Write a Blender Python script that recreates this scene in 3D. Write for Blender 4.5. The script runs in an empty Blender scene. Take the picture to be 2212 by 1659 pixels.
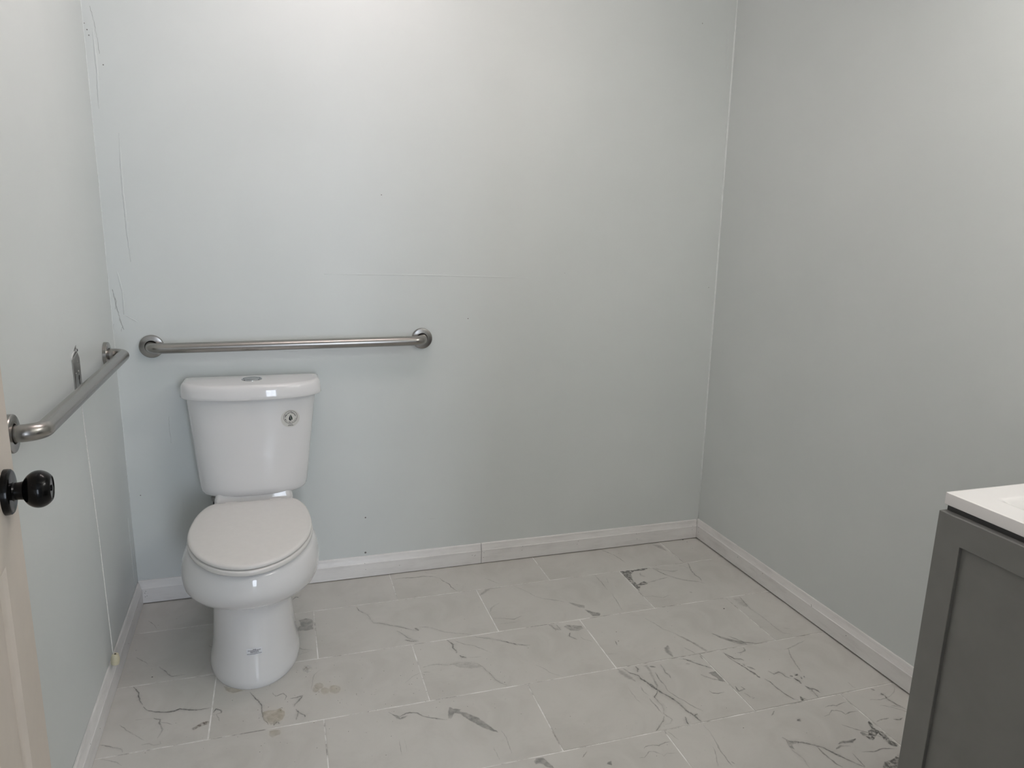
import bpy, bmesh, math, random
from mathutils import Vector, Matrix

random.seed(7)
SC = bpy.context.scene
COL = SC.collection
PI = math.pi

# ------------------------------------------------------------------ camera
cam_d = bpy.data.cameras.new('camera')
cam_d.sensor_fit = 'HORIZONTAL'
cam_d.sensor_width = 36.0
cam_d.lens = 36.0 * 1560.075 / 2212.0
cam_d.clip_start = 0.05
cam = bpy.data.objects.new('camera', cam_d)
COL.objects.link(cam)
_R = ((0.9525172882, -0.3032907605, 0.0269356687),
      (-0.0399443228, -0.2121663679, -0.9764168594),
      (0.3018530549, 0.9289780121, -0.2142068775))
cam.matrix_world = Matrix(((_R[0][0], -_R[1][0], -_R[2][0], -0.37105),
                           (_R[0][1], -_R[1][1], -_R[2][1], -2.43571),
                           (_R[0][2], -_R[1][2], -_R[2][2], 1.36104),
                           (0, 0, 0, 1)))
SC.camera = cam

# ------------------------------------------------------------------ world, light levels, exposure
world = bpy.data.worlds.new('world')
SC.world = world
world.use_nodes = True
world.node_tree.nodes['Background'].inputs[0].default_value = (0.75, 0.87, 1.0, 1)
world.node_tree.nodes['Background'].inputs[1].default_value = 0.6
SC.view_settings.view_transform = 'Standard'
SC.view_settings.look = 'None'
SC.view_settings.gamma = 1.0
SC.view_settings.use_curve_mapping = False
SC.view_settings.exposure = 0.0
CEILING_LAMP = 28.2            # emission of the ceiling lamp's three globes
VANITY_LAMP = 30.0            # emission of the bulbs over the vanity
WINDOW_W = 54.0              # watts of daylight at the hall window

def window_light(name, loc, size_x, size_z, watts, colour):
    d = bpy.data.lights.new(name, 'AREA')
    d.shape = 'RECTANGLE'
    d.size, d.size_y = size_x, size_z
    d.energy = watts
    d.color = colour
    o = bpy.data.objects.new(name, d)
    COL.objects.link(o)
    o.location = loc
    o.rotation_euler = (PI / 2, 0, 0)     # emits towards +y, into the hall
    return o
window_light('glass_door_daylight', (0.33, -5.36, 1.06), 0.82, 1.94, WINDOW_W, (0.78, 0.865, 1.0))

# ------------------------------------------------------------------ room dimensions (metres)
YB = 0.2176                   # inner face of the back wall
YF = -2.16                    # inner face of the front wall (the one with the door)
ZC = 2.44
def XL(y, z=0.0): return -0.893 + 0.0139 * (YB - y) - 0.006 * z
def XR(y, z=0.0): return 1.396 + 0.016 * (YB - y) - 0.0125 * z

# ------------------------------------------------------------------ helpers
def wloc(o):
    p = Vector((0, 0, 0))
    while o is not None:
        p += Vector(o.location)
        o = o.parent
    return p

def link(name, me, parent=None, mat=None, smooth=False):
    o = bpy.data.objects.new(name, me)
    COL.objects.link(o)
    if parent is not None:
        o.parent = parent
        off = wloc(parent)
        if off.length > 0:
            me.transform(Matrix.Translation(-off))
    if mat is not None:
        me.materials.append(mat)
    if smooth:
        for p in me.polygons:
            p.use_smooth = True
    return o

def mesh(name, verts, faces, mat, parent=None, smooth=False, sharp=None):
    me = bpy.data.meshes.new(name)
    me.from_pydata([tuple(v) for v in verts], [], faces)
    bm = bmesh.new(); bm.from_mesh(me)
    bmesh.ops.recalc_face_normals(bm, faces=bm.faces[:])
    bm.to_mesh(me); bm.free()
    o = link(name, me, parent, mat, smooth)
    if smooth and sharp is not None:
        me.set_sharp_from_angle(angle=math.radians(sharp))
    return o

class MB:
    def __init__(s): s.v, s.f = [], []
    def add(s, v, f):
        n = len(s.v)
        s.v += [tuple(p) for p in v]
        s.f += [tuple(i + n for i in q) for q in f]
        return s
    def hexa(s, p):           # eight corners: bottom four then top four
        return s.add(p, [(3, 2, 1, 0), (4, 5, 6, 7), (0, 1, 5, 4), (1, 2, 6, 5), (2, 3, 7, 6), (3, 0, 4, 7)])
    def box(s, x0, x1, y0, y1, z0, z1):
        return s.hexa([(x0, y0, z0), (x1, y0, z0), (x1, y1, z0), (x0, y1, z0),
                       (x0, y0, z1), (x1, y0, z1), (x1, y1, z1), (x0, y1, z1)])
    def loft(s, rings, cap0=True, cap1=True, closed=True):
        n = len(rings[0]); v = []; f = []
        for r in rings: v += list(r)
        for k in range(len(rings) - 1):
            for i in range(n if closed else n - 1):
                j = (i + 1) % n
                f.append((k * n + i, k * n + j, (k + 1) * n + j, (k + 1) * n + i))
        if cap0: f.append(tuple(range(n))[::-1])
        if cap1: f.append(tuple((len(rings) - 1) * n + i for i in range(n)))
        return s.add(v, f)
    def tube(s, path, r, n=16, caps=True):
        rings = []
        up = None
        for i, p in enumerate(path):
            p = Vector(p)
            a = Vector(path[max(i - 1, 0)]); b = Vector(path[min(i + 1, len(path) - 1)])
            t = (b - a).normalized()
            if up is None:
                up = t.orthogonal().normalized()
            else:
                up = (up - t * up.dot(t)).normalized()
            w = t.cross(up)
            rr = r[i] if isinstance(r, (list, tuple)) else r
            rings.append([p + up * (rr * math.cos(2 * PI * k / n)) + w * (rr * math.sin(2 * PI * k / n)) for k in range(n)])
        return s.loft(rings, caps, caps)
    def lathe(s, c, axis, prof, n=32, cap0=True, cap1=True):
        # prof: (radius, distance along the axis)
        c = Vector(c); a = Vector(axis).normalized(); u = a.orthogonal().normalized(); w = a.cross(u)
        rings = [[c + a * h + u * (r * math.cos(2 * PI * k / n)) + w * (r * math.sin(2 * PI * k / n)) for k in range(n)] for r, h in prof]
        return s.loft(rings, cap0, cap1)
    def obj(s, name, mat, parent=None, smooth=False, sharp=None):
        return mesh(name, s.v, s.f, mat, parent, smooth, sharp)

def bevel(o, w, seg=2, angle=40):
    bm = bmesh.new(); bm.from_mesh(o.data)
    es = [e for e in bm.edges if len(e.link_faces) == 2 and e.calc_face_angle(0) > math.radians(angle)]
    bmesh.ops.bevel(bm, geom=es, offset=w, segments=seg, profile=0.5, affect='EDGES', clamp_overlap=True)
    bm.to_mesh(o.data); bm.free()
    return o

def tag(o, label=None, cat=None, group=None, kind=None):
    if label: o['label'] = label
    if cat: o['category'] = cat
    if group: o['group'] = group
    if kind: o['kind'] = kind
    return o

def empty(name, loc, label=None, cat=None, group=None, kind=None):
    o = bpy.data.objects.new(name, None)
    COL.objects.link(o)
    o.location = loc
    o.empty_display_size = 0.05
    return tag(o, label, cat, group, kind)

# ------------------------------------------------------------------ materials
def mat(name, col, rough=0.5, metal=0.0, spec=0.5, coat=0.0):
    m = bpy.data.materials.new(name)
    m.use_nodes = True
    b = m.node_tree.nodes['Principled BSDF']
    b.inputs['Base Color'].default_value = (*col, 1)
    b.inputs['Roughness'].default_value = rough
    b.inputs['Metallic'].default_value = metal
    b.inputs['Specular IOR Level'].default_value = spec
    if coat:
        b.inputs['Coat Weight'].default_value = coat
        b.inputs['Coat Roughness'].default_value = 0.03
    return m

def nodes(m): return m.node_tree.nodes, m.node_tree.links, m.node_tree.nodes['Principled BSDF']

def noise(m, scale, detail=3, rough=0.5, coord='Object', stretch=None, dist=0.0):
    N, L, b = nodes(m)
    tc = N.new('ShaderNodeTexCoord')
    src = tc.outputs[coord]
    if stretch:
        mp = N.new('ShaderNodeMapping'); mp.inputs['Scale'].default_value = stretch
        L.new(src, mp.inputs[0]); src = mp.outputs[0]
    n = N.new('ShaderNodeTexNoise')
    n.inputs['Scale'].default_value = scale
    n.inputs['Detail'].default_value = detail
    n.inputs['Roughness'].default_value = rough
    n.inputs['Distortion'].default_value = dist
    L.new(src, n.inputs['Vector'])
    return n

def ramp(m, src, stops):
    N, L, b = nodes(m)
    r = N.new('ShaderNodeValToRGB')
    e = r.color_ramp.elements
    while len(e) < len(stops): e.new(0.5)
    for k, (p, c) in enumerate(stops):
        e[k].position = p; e[k].color = (*c, 1) if len(c) == 3 else c
    L.new(src, r.inputs[0])
    return r

def mixcol(m, fac, a, b_):
    N, L, b = nodes(m)
    x = N.new('ShaderNodeMix'); x.data_type = 'RGBA'
    if isinstance(fac, float): x.inputs[0].default_value = fac
    else: L.new(fac, x.inputs[0])
    for i, c in ((6, a), (7, b_)):
        if isinstance(c, tuple): x.inputs[i].default_value = (*c, 1)
        else: L.new(c, x.inputs[i])
    return x.outputs[2]

def add_bump(m, src, strength, dist=0.001, chain=None):
    N, L, b = nodes(m)
    bp = N.new('ShaderNodeBump')
    bp.inputs['Strength'].default_value = strength
    bp.inputs['Distance'].default_value = dist
    L.new(src, bp.inputs['Height'])
    if chain is not None: L.new(chain, bp.inputs['Normal'])
    L.new(bp.outputs[0], b.inputs['Normal'])
    return bp.outputs[0]

def m_wall():
    m = mat('pale blue grey eggshell paint', (0.70, 0.735, 0.725), 0.42, spec=0.45)
    N, L, b = nodes(m)
    n = noise(m, 2.2, 4)
    r = ramp(m, n.outputs[0], [(0.35, (0.685, 0.722, 0.712)), (0.65, (0.712, 0.748, 0.738))])
    L.new(r.outputs[0], b.inputs['Base Color'])
    h = add_bump(m, noise(m, 260, 2).outputs[0], 0.10, 0.0006)
    h = add_bump(m, noise(m, 5, 2, stretch=(1, 1, 0.35)).outputs[0], 0.12, 0.004, h)
    return m

def m_tile():
    m = mat('white marble look porcelain', (0.66, 0.65, 0.62), 0.34, spec=0.45)
    N, L, b = nodes(m)
    n = noise(m, 5.0, 6, 0.62, dist=0.8)
    r = ramp(m, n.outputs[0], [(0.30, (0.565, 0.55, 0.515)), (0.5, (0.62, 0.605, 0.57)), (0.72, (0.65, 0.635, 0.60))])
    n2 = noise(m, 55, 6, 0.7)
    r2 = ramp(m, n2.outputs[0], [(0.60, (0, 0, 0)), (0.78, (0.22, 0.22, 0.22))])
    c = mixcol(m, r2.outputs[0], r.outputs[0], (0.40, 0.39, 0.36))
    L.new(c, b.inputs['Base Color'])
    add_bump(m, n2.outputs[0], 0.05, 0.0004)
    return m

def m_grout():
    m = mat('pale grout', (0.80, 0.79, 0.77), 0.85, spec=0.2)
    N, L, b = nodes(m)
    n = noise(m, 9, 5, 0.7)
    r = ramp(m, n.outputs[0], [(0.36, (0.34, 0.33, 0.31)), (0.47, (0.72, 0.71, 0.68)), (0.6, (0.92, 0.91, 0.89))])
    L.new(r.outputs[0], b.inputs['Base Color'])
    add_bump(m, noise(m, 400, 3).outputs[0], 0.4, 0.0008)
    return m

def m_decal(name, col, rough, lo, hi, scale):
    m = mat(name, col, rough, spec=0.4)
    N, L, b = nodes(m)
    at = N.new('ShaderNodeAttribute'); at.attribute_name = 'cover'
    n = noise(m, scale, 5, 0.65)
    r = ramp(m, n.outputs[0], [(lo, (0.12,) * 3), (hi, (1, 1, 1))])
    mu = N.new('ShaderNodeMath'); mu.operation = 'MULTIPLY'
    L.new(at.outputs['Fac'], mu.inputs[0]); L.new(r.outputs[0], mu.inputs[1])
    L.new(mu.outputs[0], b.inputs['Alpha'])
    return m

def m_trim():
    m = mat('white trim paint', (0.83, 0.82, 0.805), 0.35, spec=0.5)
    N, L, b = nodes(m)
    n = noise(m, 14, 5, 0.65, stretch=(0.4, 0.4, 2))
    r = ramp(m, n.outputs[0], [(0.3, (0.74, 0.73, 0.715)), (0.5, (0.83, 0.82, 0.805)), (0.7, (0.86, 0.855, 0.84))])
    L.new(r.outputs[0], b.inputs['Base Color'])
    add_bump(m, noise(m, 60, 2, stretch=(0.3, 0.3, 1)).outputs[0], 0.1, 0.0008)
    return m

def m_steel(name='brushed stainless steel', col=(0.37, 0.355, 0.335), rough=0.27):
    m = mat(name, col, rough, metal=1.0)
    N, L, b = nodes(m)
    n = noise(m, 900, 2, 0.5, stretch=(1, 1, 1))
    add_bump(m, n.outputs[0], 0.02, 0.0002)
    return m

def m_china():
    m = mat('white vitreous china', (0.80, 0.80, 0.80), 0.06, spec=0.5, coat=0.3)
    h = add_bump(m, noise(m, 9, 2).outputs[0], 0.12, 0.004)
    add_bump(m, noise(m, 60, 2).outputs[0], 0.10, 0.0012, h)
    return m

def m_soft(name, col, rough, scale=40, amt=0.05, bumpk=0.05, spec=0.5):
    m = mat(name, col, rough, spec=spec)
    N, L, b = nodes(m)
    n = noise(m, scale, 4)
    r = ramp(m, n.outputs[0], [(0.35, tuple(c * (1 - amt) for c in col)), (0.65, tuple(min(1, c * (1 + amt)) for c in col))])
    L.new(r.outputs[0], b.inputs['Base Color'])
    if bumpk: add_bump(m, n.outputs[0], bumpk, 0.0006)
    return m

def m_emit(name, col, strength):
    m = mat(name, (0.9, 0.9, 0.88), 0.4)
    N, L, b = nodes(m)
    b.inputs['Emission Color'].default_value = (*col, 1)
    b.inputs['Emission Strength'].default_value = strength
    return m

WALL = m_wall(); TILE = m_tile(); GROUT = m_grout(); TRIM = m_trim()
STEEL = m_steel(); CHROME = mat('polished chrome', (0.62, 0.63, 0.64), 0.12, metal=1.0)
GALV = m_steel('dull galvanised steel', (0.36, 0.355, 0.34), 0.42)
CHINA = m_china()
SEAT = m_soft('warm white seat plastic', (0.79, 0.775, 0.75), 0.22, 60, 0.01, 0.02)
DARK = m_soft('black gap', (0.012, 0.012, 0.012), 0.8, 40, 0.1, 0)
BLACK = m_soft('gloss black metal', (0.003, 0.003, 0.003), 0.16, 30, 0.2, 0.0, spec=0.22)
RUBBER = m_soft('black braided hose', (0.02, 0.02, 0.022), 0.55, 300, 0.4, 0.4)
DOORP = m_soft('cream door paint', (0.64, 0.575, 0.50), 0.4, 30, 0.015, 0.04)
GREY = m_soft('grey cabinet paint', (0.212, 0.211, 0.201), 0.42, 18, 0.03, 0.03)
GREYD = m_soft('dark grey cabinet carcass', (0.07, 0.07, 0.07), 0.5, 18, 0.04, 0.03)
TOPM = m_soft('white cultured marble', (0.90, 0.885, 0.87), 0.2, 6, 0.01, 0.0)
CORD = m_soft('white cord', (0.82, 0.81, 0.78), 0.7, 200, 0.08, 0.1)
CREAM = m_soft('yellowed cream plastic', (0.62, 0.58, 0.42), 0.35, 60, 0.05, 0.03)
CEIL = m_soft('white ceiling paint', (0.85, 0.85, 0.84), 0.8, 50, 0.02, 0.1)
HALLP = m_soft('hall wall paint', (0.70, 0.69, 0.67), 0.6, 40, 0.02, 0.05)
HALLF = m_soft('hall floor', (0.34, 0.32, 0.30), 0.5, 8, 0.12, 0.05)
PAPER = m_soft('white label paper', (0.80, 0.81, 0.84), 0.4, 80, 0.01, 0)
PAPERB = m_soft('translucent beige label', (0.66, 0.655, 0.62), 0.35, 80, 0.01, 0)
INK = m_soft('black ink', (0.012, 0.014, 0.02), 0.5, 80, 0.05, 0)
INKG = m_soft('dark green ink', (0.015, 0.035, 0.02), 0.5, 80, 0.05, 0)
CAULK = m_soft('painted caulk', (0.76, 0.80, 0.79), 0.5, 60, 0.04, 0.2)
VEIN = m_decal('grey marble vein', (0.13, 0.135, 0.13), 0.36, 0.24, 0.50, 60)
VEIND = m_decal('dark grey marble cloud', (0.115, 0.12, 0.112), 0.36, 0.40, 0.55, 85)
VEING = m_decal('grey marble cloud', (0.22, 0.225, 0.22), 0.36, 0.25, 0.6, 60)
TAN = m_decal('tan stain', (0.56, 0.45, 0.23), 0.45, 0.25, 0.7, 45)
BROWN = m_decal('brown stain', (0.18, 0.13, 0.09), 0.5, 0.42, 0.62, 110)
PLASTER = m_decal('plaster smear', (0.80, 0.79, 0.76), 0.6, 0.3, 0.6, 90)
DIRT = m_soft('dirt speck', (0.05, 0.047, 0.042), 0.8, 200, 0.2, 0)

# ------------------------------------------------------------------ setting: floor of staggered tiles
floor = MB().add([(XL(YF), YF - 0.12, -0.0011), (XR(YF), YF - 0.12, -0.0011), (XR(YB), YB, -0.0011), (XL(YB), YB, -0.0011),
                  (XL(YF), YF - 0.12, -0.03), (XR(YF), YF - 0.12, -0.03), (XR(YB), YB, -0.03), (XL(YB), YB, -0.03)],
                 [(0, 1, 2, 3), (7, 6, 5, 4), (0, 4, 5, 1), (1, 5, 6, 2), (2, 6, 7, 3), (3, 7, 4, 0)]).obj('floor', GROUT)
tag(floor, 'white marble-look porcelain tile floor in running bond with pale grout', None, None, 'structure')
G = 0.0019                    # half a grout joint
TL, TP = 0.6, 0.3
tiles = []
full_mesh = None
row = 0
ytop = 0.3
while ytop > YF:
    ybot = ytop - TP
    shift = 0.0 if row % 2 == 0 else 0.3
    k = math.floor((-1.0 - shift) / TL)
    while shift + k * TL < 1.5:
        x0, x1 = shift + k * TL, shift + (k + 1) * TL
        k += 1
        a, b_ = max(ybot + G, YF + 0.001), min(ytop - G, YB - 0.002)
        def clipx(x, y): return min(max(x, XL(y) + 0.002), XR(y) - 0.002)
        P = [(clipx(x0 + G, a), a), (clipx(x1 - G, a), a), (clipx(x1 - G, b_), b_), (clipx(x0 + G, b_), b_)]
        if P[1][0] - P[0][0] < 0.006 or P[2][0] - P[3][0] < 0.006 or b_ - a < 0.006:
            continue
        cx, cy = (x0 + x1) / 2, (ytop + ybot) / 2
        whole = abs(P[1][0] - P[0][0] - TL + 2 * G) < 1e-6 and abs(P[2][0] - P[3][0] - TL + 2 * G) < 1e-6 and abs(b_ - a - TP + 2 * G) < 1e-6
        if whole and full_mesh is not None:
            o = bpy.data.objects.new('tile', full_mesh); COL.objects.link(o); o.parent = floor
        else:
            e = 0.0008
            mx = sum(p[0] for p in P) / 4; my = sum(p[1] for p in P) / 4
            def ins(p, d): return (p[0] + (d if p[0] < mx else -d), p[1] + (d if p[1] < my else -d))
            rings = [[(p[0] - cx, p[1] - cy, -0.008) for p in P], [(p[0] - cx, p[1] - cy, -e) for p in P],
                     [(ins(p, e)[0] - cx, ins(p, e)[1] - cy, 0.0) for p in P]]
            o = MB().loft(rings).obj('tile', TILE, None)
            o.parent = floor
            if whole: full_mesh = o.data
        o.location = (cx, cy, random.uniform(-0.0003, 0.0002))
        tiles.append((o, P, cx, cy))
    ytop -= TP
    row += 1

VEINS = [
(4,4,0.5,[(-0.829,-0.302),(-0.811,-0.334),(-0.801,-0.374),(-0.789,-0.4)]),
(5,5,0.75,[(-0.786,-0.411),(-0.772,-0.431),(-0.751,-0.442),(-0.72,-0.453),(-0.698,-0.453),(-0.686,-0.448),(-0.665,-0.458),(-0.63,-0.467),(-0.604,-0.465)]),
(5,5,0.75,[(-0.75,-0.47),(-0.733,-0.481),(-0.734,-0.494),(-0.727,-0.511),(-0.721,-0.527),(-0.723,-0.541),(-0.729,-0.56)]),
(2,2,0.4,[(-0.731,-0.492),(-0.698,-0.51)]),
(2,2,0.4,[(-0.797,-0.465),(-0.75,-0.471)]),
(4,4,0.45,[(-0.835,-0.477),(-0.807,-0.509),(-0.782,-0.536),(-0.76,-0.559)]),
(4,4,0.65,[(-0.868,-0.547),(-0.838,-0.563),(-0.81,-0.581),(-0.806,-0.592)]),
(4,4,0.4,[(-0.765,-0.577),(-0.745,-0.577),(-0.734,-0.586),(-0.717,-0.585),(-0.722,-0.573)]),
(4,4,0.3,[(-0.856,-0.605),(-0.828,-0.616),(-0.797,-0.643)]),
(3,3,0.35,[(-0.846,0.079),(-0.819,0.041),(-0.809,0.015)]),
(3,3,0.4,[(-0.848,-0.144),(-0.806,-0.191)]),
(3,3,0.5,[(-0.771,-0.216),(-0.746,-0.253),(-0.729,-0.28),(-0.689,-0.279)]),
(4,4,0.5,[(-0.501,-0.42),(-0.491,-0.44),(-0.477,-0.468),(-0.466,-0.497),(-0.464,-0.536),(-0.458,-0.559),(-0.446,-0.583)]),
(4,4,0.4,[(-0.438,-0.441),(-0.428,-0.459),(-0.408,-0.453),(-0.398,-0.469),(-0.404,-0.484)]),
(5,5,0.5,[(-0.388,-0.482),(-0.369,-0.484),(-0.355,-0.478),(-0.365,-0.499),(-0.377,-0.512),(-0.379,-0.524)]),
(5,5,0.75,[(-0.374,-0.535),(-0.365,-0.551),(-0.352,-0.567),(-0.35,-0.577)]),
(4,4,0.65,[(-0.367,-0.55),(-0.371,-0.571),(-0.373,-0.583)]),
(7,7,0.6,[(-0.433,-0.59),(-0.424,-0.575),(-0.417,-0.589)]),
(6,6,0.25,[(-0.362,-0.219),(-0.345,-0.237),(-0.31,-0.25)]),
(4,4,0.25,[(-0.363,-0.264),(-0.323,-0.251)]),
(5,5,0.45,[(-0.369,0.104),(-0.358,0.118),(-0.348,0.11)]),
(3,3,0.2,[(-0.373,0.122),(-0.343,0.119),(-0.334,0.15)]),
(5,5,0.45,[(-0.595,-0.49),(-0.589,-0.475),(-0.577,-0.485),(-0.574,-0.495),(-0.587,-0.498)]),
(3,3,0.3,[(-0.587,-0.498),(-0.575,-0.532)]),
(3,3,0.35,[(-0.635,-0.133),(-0.618,-0.158)]),
(2,2,0.3,[(-0.328,-0.458),(-0.323,-0.41),(-0.316,-0.382),(-0.293,-0.358)]),
(5,5,0.55,[(-0.151,-0.012),(-0.144,-0.038),(-0.118,-0.078),(-0.112,-0.112),(-0.104,-0.134),(-0.073,-0.147),(-0.052,-0.164),(-0.015,-0.187),(0.014,-0.212),(0.037,-0.224)]),
(5,5,0.65,[(-0.036,-0.205),(-0.021,-0.228),(-0.007,-0.253),(0.009,-0.276),(0.025,-0.287)]),
(5,5,0.7,[(-0.019,-0.267),(-0.002,-0.278),(0.023,-0.288)]),
(9,9,0.6,[(0.027,-0.203),(0.037,-0.224)]),
(4,4,0.6,[(0.043,-0.201),(0.07,-0.21),(0.094,-0.229),(0.121,-0.254),(0.15,-0.27),(0.184,-0.284),(0.207,-0.296)]),
(4,4,0.5,[(0.211,-0.306),(0.218,-0.314),(0.259,-0.334),(0.306,-0.367),(0.335,-0.392),(0.377,-0.407)]),
(3,3,0.5,[(0.337,-0.388),(0.367,-0.411)]),
(6,6,0.6,[(0.117,-0.304),(0.13,-0.336),(0.126,-0.355),(0.133,-0.38),(0.129,-0.387)]),
(7,7,0.7,[(0.137,-0.401),(0.141,-0.41),(0.156,-0.421)]),
(2,2,0.35,[(0.157,-0.42),(0.204,-0.425)]),
(2.5,2.5,0.35,[(0.14,-0.314),(0.168,-0.346),(0.196,-0.362),(0.243,-0.416)]),
(5,5,0.6,[(0.011,-0.434),(0.039,-0.429),(0.064,-0.432),(0.092,-0.443),(0.105,-0.441),(0.128,-0.44),(0.156,-0.449),(0.179,-0.461),(0.194,-0.48)]),
(4,4,0.5,[(0.194,-0.48),(0.198,-0.503),(0.208,-0.527),(0.213,-0.557),(0.225,-0.574),(0.239,-0.591)]),
(3,3,0.25,[(0.03,-0.464),(0.007,-0.461)]),
(3,3,0.25,[(-0.003,-0.459),(-0.028,-0.473),(-0.056,-0.496)]),
(3,3,0.4,[(0.357,-0.516),(0.381,-0.55),(0.384,-0.565),(0.413,-0.589)]),
(4,4,0.45,[(0.011,0.164),(0.063,0.162),(0.093,0.154),(0.126,0.157),(0.156,0.146),(0.184,0.127)]),
(3.5,3.5,0.4,[(0.184,0.127),(0.192,0.102),(0.21,0.067),(0.211,0.045),(0.228,0.009)]),
(3,3,0.25,[(0.138,0.194),(0.141,0.182),(0.181,0.166)]),
(2.5,2.5,0.3,[(0.356,0.082),(0.38,0.048),(0.399,0.02)]),
(14,14,0.2,[(0.3,-0.047),(0.327,-0.023),(0.349,-0.002),(0.397,-0.004)]),
(9,9,0.25,[(0.307,-0.168),(0.319,-0.143),(0.339,-0.128),(0.359,-0.114)]),
(2.5,2.5,0.4,[(0.304,-0.212),(0.34,-0.224),(0.376,-0.238),(0.411,-0.222)]),
(2,2,0.25,[(0.308,-0.256),(0.345,-0.257),(0.385,-0.256)]),
(5,5,0.4,[(-0.122,-0.618),(-0.113,-0.633),(-0.093,-0.647),(-0.076,-0.637),(-0.065,-0.637),(-0.045,-0.643),(-0.034,-0.661),(-0.017,-0.671),(0.007,-0.684),(0.031,-0.695)]),
(8,8,0.3,[(-0.113,-0.633),(-0.094,-0.656),(-0.074,-0.647)]),
(2,2,0.3,[(0.163,-0.779),(0.169,-0.809),(0.166,-0.856),(0.165,-0.871)]),
(1.5,1.5,0.3,[(-0.111,-0.74),(-0.113,-0.797)]),
(1.5,1.5,0.25,[(-0.097,-0.739),(-0.098,-0.786)]),
(2,2,0.22,[(0.126,-0.834),(0.127,-0.885)]),
(4,4,0.45,[(0.481,-0.3),(0.488,-0.327),(0.502,-0.344),(0.501,-0.322)]),
(3.5,3.5,0.45,[(0.442,0.004),(0.462,-0.032),(0.484,-0.067),(0.5,-0.104),(0.534,-0.135),(0.571,-0.156),(0.592,-0.174)]),
(2.5,2.5,0.3,[(0.789,-0.005),(0.791,-0.054),(0.787,-0.13)]),
(2.5,2.5,0.35,[(0.791,-0.159),(0.784,-0.223),(0.775,-0.284)]),
(2,2,0.2,[(0.826,-0.039),(0.814,-0.084)]),
(2,2,0.2,[(0.828,-0.251),(0.862,-0.266),(0.892,-0.286)]),
(4,4,0.5,[(0.976,-0.035),(0.97,-0.058),(0.984,-0.068)]),
(5,5,0.4,[(0.95,-0.12),(0.992,-0.113),(1.028,-0.104),(1.071,-0.097)]),
(4,4,0.5,[(1.047,-0.011),(1.061,-0.057),(1.087,-0.102),(1.12,-0.135),(1.172,-0.164),(1.187,-0.182)]),
(4,4,0.5,[(1.216,-0.006),(1.193,-0.066),(1.187,-0.109),(1.191,-0.135),(1.183,-0.163)]),
(12,12,0.2,[(1.048,-0.009),(1.079,-0.036),(1.113,-0.058),(1.142,-0.053)]),
(3,3,0.35,[(1.162,-0.019),(1.184,-0.027),(1.191,-0.059)]),
(2.5,2.5,0.35,[(0.899,-0.212),(0.935,-0.218),(0.966,-0.239),(1.003,-0.227)]),
(2,2,0.25,[(0.89,-0.252),(0.939,-0.254),(0.986,-0.257)]),
(8,8,0.3,[(1.09,-0.225),(1.098,-0.234)]),
(3,3,0.45,[(0.91,0.206),(0.931,0.165),(0.946,0.14),(0.951,0.11),(0.962,0.064)]),
(2.5,2.5,0.3,[(1.197,0.089),(1.193,0.034)]),
(2,13,0.33,[(0.832,-0.355),(0.846,-0.393),(0.859,-0.439),(0.879,-0.463),(0.894,-0.495),(0.909,-0.526),(0.921,-0.56),(0.932,-0.594)]),
(6,6,0.35,[(1.054,-0.534),(1.072,-0.557),(1.083,-0.582),(1.121,-0.596)]),
(15,15,0.28,[(0.823,-0.529),(0.808,-0.55),(0.804,-0.575),(0.807,-0.593)]),
(6,6,0.22,[(0.87,-0.555),(0.887,-0.596)]),
(4,4,0.5,[(0.478,-0.297),(0.49,-0.311),(0.491,-0.335),(0.509,-0.345),(0.506,-0.311)]),
(4,4,0.5,[(0.535,-0.37),(0.522,-0.39),(0.542,-0.417)]),
(5,5,0.5,[(0.54,-0.32),(0.557,-0.344),(0.582,-0.36)]),
(3,3,0.45,[(0.558,-0.404),(0.566,-0.424),(0.587,-0.44)]),
(2.5,2.5,0.8,[(0.662,-0.459),(0.658,-0.484)]),
(3,3,0.3,[(0.605,-0.52),(0.636,-0.53)]),
(4,4,0.55,[(1.256,-0.307),(1.242,-0.398),(1.249,-0.447),(1.251,-0.502),(1.251,-0.541),(1.254,-0.568),(1.274,-0.58)]),
(30,30,0.15,[(1.226,-0.314),(1.238,-0.333),(1.241,-0.382)]),
(2.5,2.5,0.3,[(1.276,-0.54),(1.296,-0.552)]),
(18,18,0.22,[(0.6,-0.605),(0.608,-0.631),(0.62,-0.665),(0.627,-0.678)]),
(6,6,0.65,[(0.62,-0.609),(0.628,-0.634),(0.649,-0.656),(0.648,-0.673),(0.659,-0.692),(0.664,-0.717),(0.672,-0.735),(0.682,-0.761),(0.695,-0.788),(0.704,-0.815),(0.705,-0.842),(0.715,-0.871),(0.722,-0.901)]),
(9,9,0.6,[(0.658,-0.694),(0.669,-0.721),(0.672,-0.735)]),
(7,7,0.6,[(0.663,-0.608),(0.664,-0.621),(0.653,-0.638)]),
(16,4,0.33,[(0.695,-0.612),(0.698,-0.633),(0.691,-0.66),(0.685,-0.691),(0.68,-0.717),(0.67,-0.735)]),
(4,4,0.5,[(0.67,-0.735),(0.659,-0.752),(0.647,-0.762),(0.646,-0.782),(0.65,-0.805),(0.645,-0.823),(0.634,-0.837),(0.639,-0.85),(0.647,-0.866),(0.632,-0.88),(0.615,-0.881)]),
(5,5,0.5,[(0.63,-0.848),(0.616,-0.867),(0.591,-0.887),(0.576,-0.899)]),
(4,4,0.5,[(0.745,-0.62),(0.742,-0.645),(0.737,-0.664),(0.744,-0.677),(0.741,-0.693)]),
(5,5,0.4,[(0.709,-0.653),(0.702,-0.693),(0.704,-0.723),(0.7,-0.748)]),
(9,9,0.4,[(0.706,-0.619),(0.723,-0.629)]),
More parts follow.
